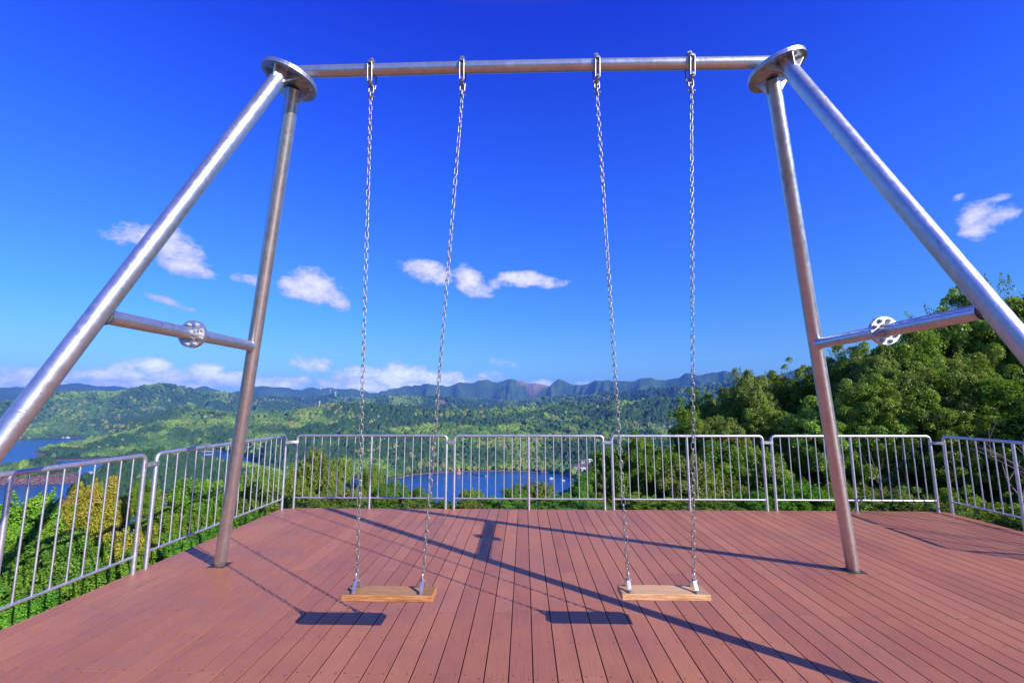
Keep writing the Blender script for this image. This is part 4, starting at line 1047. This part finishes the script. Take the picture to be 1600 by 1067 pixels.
SH = [
 # left side, over the fence
 (45, 778, 6.2, 78, 'bright', 1.2, 'bright green rounded bush standing over the water at the far left', GL),
 (150, 754, 6.6, 47, 'gold', 1.8, 'golden yellow bush with orange leaf tips left of the bright green ones', GL),
 (20, 850, 5.2, 100, 'bright', 1.0, 'bright green bush at the left edge of the picture, below the pointed one', GL),
 (110, 838, 5.3, 75, 'mid', 1.1, 'mid green bush in front of the golden yellow bush', GL),
 (190, 830, 5.8, 60, 'gold', 1.0, 'small yellow green bush at the foot of the golden bush', GL),
 (60, 905, 4.7, 90, 'bright', 0.8, 'bright green low bush at the deck edge under the bottom rail of the nearest panel', GL),
 (-30, 930, 4.3, 90, 'mid', 0.8, 'mid green low bush at the lower left corner of the picture', GL),
 (150, 880, 5.2, 70, 'mid', 0.8, 'mid green low bush between the nearest panel and the deck edge', GL),
 (205, 862, 5.6, 55, 'bright', 0.8, 'bright green low bush under the gap between the two left panels', GL),
 (228, 748, 7.0, 22, 'bright', 1.9, 'slim bright green sapling seen in the gap between the two left panels', GL),
 (262, 790, 6.9, 45, 'bright', 1.0, 'bright green bush behind the left panel next to the gap', GL),
 (312, 748, 7.6, 46, 'bright', 1.3, 'bright green tall bush left of the left rear leg', GL),
 (262, 838, 6.3, 50, 'mid', 0.8, 'mid green low bush along the deck edge left of the rear leg', GL),
 (310, 825, 6.8, 48, 'mid', 0.8, 'mid green low bush along the deck edge close to the left rear leg', GL),
 (350, 772, 7.8, 45, 'olive', 1.1, 'olive green bush behind the left rear leg', GL),
 (408, 734, 8.8, 36, 'olive', 1.5, 'olive green tall bush right of the left rear leg', GL),
 (380, 792, 7.8, 50, 'mid', 0.8, 'mid green low bush along the deck edge right of the left rear leg', GL),
 (425, 772, 8.3, 45, 'olive', 0.9, 'olive green low bush by the far left corner of the deck', GL),
 # beyond the far fence
 (492, 704, 9.6, 30, 'olive', 2.2, 'tall olive bush with upright shoots behind the far left end of the fence', GF),
 (530, 716, 10.2, 24, 'olive', 1.5, 'olive bush just right of the tallest one behind the left far panel', GF),
 (462, 752, 9.0, 34, 'olive', 1.1, 'olive bush low behind the far left corner post', GF),
 (583, 728, 9.8, 20, 'olive', 1.8, 'narrow olive bush behind the middle post of the left far panel', GF),
 (612, 752, 9.2, 34, 'mid', 1.0, 'mid green bush just right of the narrow olive one', GF),
 (650, 762, 9.0, 30, 'mid', 0.9, 'mid green low bush in front of the blue bay, left of the middle panel', GF),
 (545, 765, 8.9, 42, 'olive', 0.8, 'olive low bush at the deck edge behind the left far panel', GF),
 (690, 782, 8.6, 34, 'mid', 0.7, 'mid green very low bush at the gap beside the middle panel', GF),
 (738, 764, 9.2, 28, 'olive', 1.0, 'olive bush in front of the bay behind the left half of the middle panel', GF),
 (775, 778, 8.7, 34, 'mid', 0.7, 'mid green very low bush behind the left half of the middle panel', GF),
 (806, 758, 9.2, 26, 'mid', 1.0, 'mid green bush in front of the bay just left of the centre post', GF),
 (842, 754, 9.3, 30, 'olive', 1.0, 'olive bush in front of the bay just right of the centre post', GF),
 (880, 772, 8.9, 30, 'mid', 0.8, 'mid green low bush behind the right half of the middle panel', GF),
 (918, 738, 10.5, 30, 'mid', 1.3, 'mid green bush below the small white houses', GF),
 (560, 785, 8.4, 60, 'mid', 0.5, 'mid green hedge-like bush at the deck edge behind the left far panel', GF),
 (650, 786, 8.4, 60, 'olive', 0.5, 'olive hedge-like bush at the deck edge below the right half of the left far panel', GF),
 (740, 786, 8.4, 60, 'olive', 0.5, 'olive hedge-like bush at the deck edge below the left half of the middle panel', GF),
 (830, 786, 8.4, 60, 'mid', 0.5, 'mid green hedge-like bush at the deck edge below the centre post', GF),
 (910, 784, 8.4, 60, 'mid', 0.5, 'mid green hedge-like bush at the deck edge where the two right panels meet', GF),
 (480, 784, 8.4, 50, 'olive', 0.5, 'olive hedge-like bush at the far left corner of the deck', GF),
 (962, 702, 10.8, 44, 'mid', 1.4, 'mid green bush at the left edge of the dark trees', GF),
 (1012, 682, 10.6, 46, 'bright', 1.3, 'bright green leafy bush behind the left half of the right far panel', GF),
 (1075, 715, 10.0, 50, 'olive', 1.1, 'olive bush with a few russet leaves behind the right far panel', GF),
 (1135, 692, 10.6, 52, 'bright', 1.1, 'bright green bush behind the right half of the right far panel', GF),
 (1185, 702, 10.4, 46, 'olive', 1.1, 'olive bush behind the gap beside the right far panel', GF),
 (1000, 772, 8.8, 50, 'dark', 0.6, 'dark green low bush at the deck edge under the right swing chains', GF),
 (1100, 780, 8.6, 55, 'olive', 0.5, 'olive low bush at the deck edge behind the right far panel', GF),
 (1170, 768, 8.9, 44, 'mid', 0.7, 'mid green low bush at the deck edge beside the right rear leg', GF),
 (1245, 752, 9.2, 55, 'bright', 0.8, 'bright green low bush behind the panel crossed by the right rear leg', GF),
 (1330, 765, 9.0, 55, 'dark', 0.7, 'dark green low bush behind the last far panel', GF),
 (1400, 775, 8.9, 50, 'dark', 0.6, 'dark green low bush near the far right corner of the deck', GF),
]
for i, (u, vt, zc, wp, kind, hr, lab, grp) in enumerate(SH):
    plant('bush', 'bush', lab, u, vt, zc, wp, kind, grp, hr, i)
TR = [
 (1085, 640, 13.5, 42, 'dark', 1.5, 'small dark green tree at the left end of the tree line'),
 (1118, 612, 14.5, 50, 'olivetree', 1.3, 'olive green tree behind the right chain of the right swing'),
 (1172, 584, 14.0, 52, 'olivetree', 1.5, 'olive green tree with a rounded top rising just in front of the blue ridge'),
 (1232, 586, 14.5, 60, 'dark', 1.4, 'dark green tree directly left of the right rear leg'),
 (1205, 640, 12.0, 60, 'dark', 1.2, 'dark green tree in the shade behind the gap in the right fence'),
 (1290, 560, 13.5, 60, 'dark', 1.4, 'dark green tree crossed by the right rear leg'),
 (1345, 536, 13.0, 62, 'olivetree', 1.4, 'olive green tree under the round flange of the right cross bar'),
 (1415, 512, 13.0, 66, 'dark', 1.5, 'dark green tree under the middle of the right cross bar'),
 (1480, 468, 14.0, 72, 'dark', 1.6, 'tall dark green tree beside the right front leg'),
 (1560, 440, 13.5, 80, 'dark', 1.6, 'tallest dark green tree at the right edge of the picture'),
 (1660, 440, 13.0, 110, 'dark', 1.4, 'big dark green tree beyond the right edge of the picture'),
 (1465, 560, 11.0, 80, 'olivetree', 1.2, 'olive green tree in front of the tall dark ones'),
 (1380, 592, 10.6, 80, 'dark', 1.1, 'broad dark green tree behind the middle post of the last far panel'),
 (1560, 590, 10.0, 95, 'bright', 1.1, 'fresher green tree below the right front leg'),
 (1300, 625, 11.0, 75, 'dark', 1.1, 'broad dark green tree just right of the right rear leg'),
 (1130, 655, 12.0, 55, 'olivetree', 1.1, 'low olive tree above the right far panel'),
 (1690, 600, 9.0, 100, 'dark', 1.2, 'dark green tree outside the right edge behind the side fence'),
 (1490, 655, 9.8, 80, 'dark', 0.9, 'dark green low tree behind the far right corner'),
]
for i, (u, vt, zc, wp, kind, hr, lab) in enumerate(TR):
    plant('tree', 'tree', lab, u, vt, zc, wp, kind, GT, hr, i, M_BARKP)
# a leafless pale sapling in the shade and bare trunks behind the side fence
def bare(x, y, h, r, lean, seed, lab):
    g = gz(x, y); t = empty('bare_tree', (x, y, g)); tag(t, lab, 'tree')
    trunk_mesh(seed, h, r, lean, h * 0.55, 7, None).build('trunk', M_BARK, t)
bare(7.9, 7.3, 2.2, 0.055, (0.3, 0.1), 5, 'pale forked trunk standing behind the side fence panel on the right')
bare(8.5, 7.5, 2.0, 0.045, (-0.2, 0.2), 6, 'thinner pale trunk just right of the forked one behind the side fence')
bare(7.0, 9.0, 1.7, 0.013, (-0.4, 0.0), 8, 'thin leafless grey branches in the shade behind the last far panel')
# ground cover of low leafy shoots round the deck and on the bank
def undergrowth():
    pts = []; sc_ = []; cc = []
    for k in range(5200):
        a = R(RS.uniform(-62, 62)); r = 4.2 + 30 * RS.rand() ** 1.7
        x, y = r * math.sin(a), r * math.cos(a)
        if (x > -4.15 and y < 7.62 and x < 6.75) or (x >= 6.7 and y < 4.6): continue
        s = RS.uniform(0.35, 0.6) * (1 + r / 30)
        if r < 11: s *= 0.7
        pts.append((x, y, gz(x, y) + s * 0.25)); sc_.append((s, s, s * 0.75)); cc.append(RS.rand())
    return np.array(pts), np.array(sc_)
up_, us_ = undergrowth()
me = bpy.data.meshes.new('undergrowth'); me.vertices.add(len(up_)); me.vertices.foreach_set('co', up_.astype(np.float32).ravel())
a = me.attributes.new('tscale', 'FLOAT_VECTOR', 'POINT'); a.data.foreach_set('vector', us_.astype(np.float32).ravel())
me.update(); uo = link(bpy.data.objects.new('undergrowth', me)); tag(uo, 'tangled green undergrowth on the bank round the deck', None, None, 'stuff')
ng = bpy.data.node_groups.new('undergrowth_nodes', 'GeometryNodeTree')
ng.interface.new_socket('Geometry', in_out='INPUT', socket_type='NodeSocketGeometry'); ng.interface.new_socket('Geometry', in_out='OUTPUT', socket_type='NodeSocketGeometry')
n = ng.nodes; l = ng.links; gi = n.new('NodeGroupInput'); go = n.new('NodeGroupOutput'); g2i = n.new('GeometryNodeGeometryToInstance')
seen = []
for o in COL.objects:
    if o.name.startswith('crown') and o.data.materials[0] in (L_DARK, L_OLIVE) and o.data.name not in seen:
        seen.append(o.data.name); oi = n.new('GeometryNodeObjectInfo'); oi.inputs['Object'].default_value = o; oi.transform_space = 'ORIGINAL'; oi.inputs['As Instance'].default_value = False
        l.new([s for s in oi.outputs if s.name == 'Geometry'][0], g2i.inputs[0])
iop = n.new('GeometryNodeInstanceOnPoints'); iop.inputs['Pick Instance'].default_value = True
rv = n.new('FunctionNodeRandomValue'); rv.data_type = 'INT'
for s in rv.inputs:
    if s.name == 'Min' and s.type == 'INT': s.default_value = 0
    if s.name == 'Max' and s.type == 'INT': s.default_value = max(len(seen) - 1, 0)
rv2 = n.new('FunctionNodeRandomValue'); rv2.data_type = 'FLOAT_VECTOR'
for s in rv2.inputs:
    if s.type == 'VECTOR' and s.name == 'Max': s.default_value = (0.4, 0.4, 6.28)
    if s.type == 'VECTOR' and s.name == 'Min': s.default_value = (-0.4, -0.4, 0)
q = n.new('GeometryNodeInputNamedAttribute'); q.data_type = 'FLOAT_VECTOR'; q.inputs['Name'].default_value = 'tscale'
l.new(gi.outputs[0], iop.inputs['Points']); l.new(g2i.outputs[0], iop.inputs['Instance'])
l.new([s for s in rv.outputs if s.type == 'INT'][0], iop.inputs['Instance Index']); l.new([s for s in rv2.outputs if s.type == 'VECTOR'][0], iop.inputs['Rotation'])
l.new([s for s in q.outputs if s.enabled][0], iop.inputs['Scale']); l.new(iop.outputs[0], go.inputs[0])
uo.modifiers.new('shoots', 'NODES').node_group = ng

# ------------------------------------------------------------------ far things: houses, boats, rafts, jetty, pylons
def on_land(u, v):
    """first hit of the pixel's ray with the terrain or the sea"""
    d = ray(u, v); dn = math.hypot(d.x, d.y); az = math.atan2(d.x, d.y)
    rr = np.concatenate([np.arange(250, 3000, 3.0), np.arange(3000, 12000, 15.0)]); z = np.maximum(terrain(np.full_like(rr, az), rr)[0], SEA)
    zr = EYE + rr * d.z / dn
    k = int(np.argmax(z >= zr)); r = rr[k]
    return Vector((r * math.sin(az), r * math.cos(az), float(z[k])))
def house(u, v, w, dpt, h, rz, wall, roof, label, gable=True):
    p = on_land(u, v); t = empty('house', p, rz); tag(t, label, 'house', 'houses by the bay')
    mb = MB(); mb.box((0, 0, h / 2 - 2), (w, dpt, h + 4)); mb.build('wall', wall, t)
    mb = MB(); e = 0.6; rh = 2.2 if gable else 0.5
    a, b = w / 2 + e, dpt / 2 + e
    mb.add([(-a, -b, h), (a, -b, h), (a, b, h), (-a, b, h), (-a, 0, h + rh), (a, 0, h + rh)], [(0, 1, 5, 4), (3, 4, 5, 2), (0, 4, 3), (1, 2, 5), (0, 3, 2, 1)]); mb.build('roof', roof, t)
    for k in range(3):
        mb = MB(); mb.box((w * (-0.3 + 0.3 * k), -dpt / 2 - 0.05, h * 0.55), (w * 0.14, 0.1, h * 0.3)); mb.build('window', M_GLASSD, t)
house(923, 722, 11, 8, 5, 0.2, M_WHITE, M_WHITE, 'white house with a pale roof, the highest one above the end of the bay')
house(911, 723, 9, 7, 4, -0.3, M_WHITE, M_ROOFG, 'small white house just left of the highest one above the bay')
house(899, 734, 8, 6, 4, 0.1, M_WALLC, M_ROOFG, 'cream house with a grey roof right above the shore')
house(912, 735, 9, 7, 4, -0.2, M_WHITE, M_WHITE, 'bright white house beside the cream one above the shore')
house(924, 733, 9, 7, 4, 0.3, M_WALLC, M_ROOFR, 'cream house with a brown roof right of the white ones')
house(918, 741, 9, 7, 4, 0.0, M_WHITE, M_ROOFG, 'low white house half hidden by the bushes above the bay')
house(905, 745, 8, 6, 4, 0.2, M_WHITE, M_ROOFG, 'white shed at the waterside at the end of the bay')
def sea_at(u, v): return at_height(u, v, SEA)
def boat(u, v, L, rz, label, hull=None):
    t = empty('boat', sea_at(u, v), rz); tag(t, label, 'boat', 'small boats on the water')
    mb = MB(); W = L * 0.28; st = []
    for x, w_, b_ in ((-.5, .8, .0), (-.2, 1, -.1), (.15, .95, -.1), (.38, .5, 0), (.5, .02, .12)):
        st.append([(x * L, -W / 2 * w_, L * .16 + b_ * .3), (x * L, -W / 3 * w_, -L * .03), (x * L, W / 3 * w_, -L * .03), (x * L, W / 2 * w_, L * .16 + b_ * .3)])
    vs = sum(st, []); fs = []
    for i in range(4):
        for j in range(3): fs.append((i * 4 + j, (i + 1) * 4 + j, (i + 1) * 4 + j + 1, i * 4 + j + 1))
        fs.append((i * 4 + 3, (i + 1) * 4 + 3, (i + 1) * 4, i * 4))
    fs.append((0, 1, 2, 3)); mb.add(vs, fs); mb.build('hull', hull or M_WHITE, t)
    mb = MB(); mb.bbox((-L * .05, 0, L * .24), (L * .3, W * .6, L * .17), 0.1); mb.build('cabin', M_WHITE, t)
boat(862, 748, 10, 0.2, 'white boat on the bay, left one of the two near its right end')
boat(880, 751, 8, 0.1, 'smaller white boat on the bay, right one of the two near its right end')
boat(96, 684, 22, 0.1, 'white boat close to the far shore, left of a pair')
boat(106, 684, 20, 0.1, 'white boat close to the far shore, right of a pair')
boat(120, 735, 10, 0.3, 'white boat in the strait behind the rocky headland')
def raft(u, v, L, W, rz, label):
    t = empty('fish_raft', sea_at(u, v), rz); tag(t, label, 'fish raft', 'floating fish farm rafts')
    mb = MB()
    for y in (-W / 2, 0, W / 2): mb.box((0, y, 0.35), (L, 1.5, 0.7))
    mb.build('long_beam', M_WHITE, t)
    mb = MB(); k = -L / 2
    while k <= L / 2 + .1: mb.box((k, 0, 0.42), (1.2, W + 1, 0.6)); k += W / 2 + 3
    mb.build('cross_beam', M_WALLC, t)
RF = [(306, 705, 42, 0.15), (322, 705, 34, 0.1), (326, 710, 26, 0.1), (303, 714, 24, 0.1), (316, 715, 22, 0.1), (309, 722.5, 14, 0.1), (325, 724, 12, 0.2), (332, 722, 30, 0.1), (344, 721.5, 26, 0.1), (350, 724, 30, 0.05), (318, 731, 26, 0.1), (334, 731, 30, 0.1), (346, 731, 24, 0.1), (300, 719, 18, 0.1), (335, 727, 22, 0.1),
      (160, 723, 34, 0.1), (172, 724, 26, 0.1), (133, 725, 22, 0.2), (118, 728, 18, 0.1), (141, 739, 12, 0.1), (144, 737, 12, 0.1), (100, 675.0, 1, 0)]
NM = ['row', 'strip']
for i, (u, v, L, rz) in enumerate(RF[:-1]):
    lab = 'pale floating fish raft frame on the inlet left of the left rear leg' if u > 200 else 'pale floating fish raft frame in the strait behind the headland'
    raft(u, v, L, 6 if L > 20 else 5, rz, lab)
t = empty('jetty', sea_at(752, 741), 0); tag(t, 'dark floating jetty on the bay behind the left half of the middle panel', 'jetty')
a_ = sea_at(738, 740.5) - t.location; b_ = sea_at(759, 744.5) - t.location
mb = MB(); dv = (b_ - a_); rot = Matrix.Rotation(math.atan2(dv.y, dv.x), 3, 'Z'); mb.box((a_ + b_) / 2 + Vector((0, 0, 0.5)), (dv.length, 2.4, 1.0), rot=rot); mb.build('deck_float', M_DARK, t)
mb = MB(); mb.box(b_ + Vector((0, 0, 1.4)), (3, 3, 2.8)); mb.build('end_block', M_CONC, t)
# orange cliff face by the bay
def rock(u, v, w, h, label):
    p = on_land(u, v); rn = np.random.RandomState(3)
    t = bpy.data.meshes.new('rock_outcrop'); mb = MB(); nu, nv = 14, 10; vs = []
    for j in range(nv + 1):
        for i in range(nu):
            f = j / nv; an = 2 * PI * i / nu; rr = (1 - f ** 1.9) * (0.62 + 0.55 * rn.rand()) * w / 2
            vs.append((rr * math.cos(an) + f * w * 0.05, rr * math.sin(an) * 0.8, -4 + f * (h + 4)))
    fs = [(j * nu + i, j * nu + (i + 1) % nu, (j + 1) * nu + (i + 1) % nu, (j + 1) * nu + i) for j in range(nv) for i in range(nu)]
    mb.add(vs, fs); o = mb.build('rock_outcrop', M_ROCK, None, p); tag(o, label, 'rock')
rock(716, 740, 13, 15, 'orange bare rock face at the shore of the bay between two fence panels')
def pylon(u, v, h, label, tk=1.0):
    p = on_land(u, v); t = empty('pylon', p, 0.4); tag(t, label, 'pylon', 'power pylons on the hills'); mb = MB()
    w = h * 0.10
    for sx in (-1, 1):
        for sy in (-1, 1): mb.tube((sx * w, sy * w, -2), (sx * w * .15, sy * w * .15, h), 0.5 * tk, 4, smooth=False)
    for k in range(6):
        z0, z1 = h * k / 6, h * (k + 1) / 6; a0 = w * (1 - .85 * k / 6); a1 = w * (1 - .85 * (k + 1) / 6)
        for s in (-1, 1):
            mb.tube((-a0 * s, -a0, z0), (a1 * s, -a1, z1), 0.25, 4, smooth=False); mb.tube((-a0 * s, a0, z0), (a1 * s, a1, z1), 0.25, 4, smooth=False)
    mb.build('lattice', M_WHITE, t); mb = MB()
    for z in (0.78, 0.88, 0.97): mb.box((0, 0, h * z), (h * 0.26, 0.8 * tk, 0.6 * tk))
    mb.build('cross_arm', M_WHITE, t)
pylon(499, 637, 30, 'white power pylon, the lowest one in front of the small blue hill')
pylon(524, 622, 60, 'white power pylon on the slope right above the small blue hill', 2.6)
pylon(516, 615, 60, 'white power pylon, the middle one of the line climbing the hill', 2.6)
pylon(501, 610, 60, 'white power pylon, the highest one near the ridge line', 2.6)


# ------------------------------------------------------------------ render settings
sc.render.engine = 'CYCLES'
sc.cycles.use_denoising = True
sc.cycles.max_bounces = 6; sc.cycles.diffuse_bounces = 2; sc.cycles.glossy_bounces = 3; sc.cycles.transmission_bounces = 2
sc.cycles.transparent_max_bounces = 8; sc.cycles.volume_bounces = 0
sc.cycles.caustics_reflective = False; sc.cycles.caustics_refractive = False
sc.cycles.sample_clamp_indirect = 6
sc.view_settings.view_transform = 'Standard'; sc.view_settings.look = 'None'
sc.view_settings.exposure = 0.6; sc.view_settings.gamma = 1
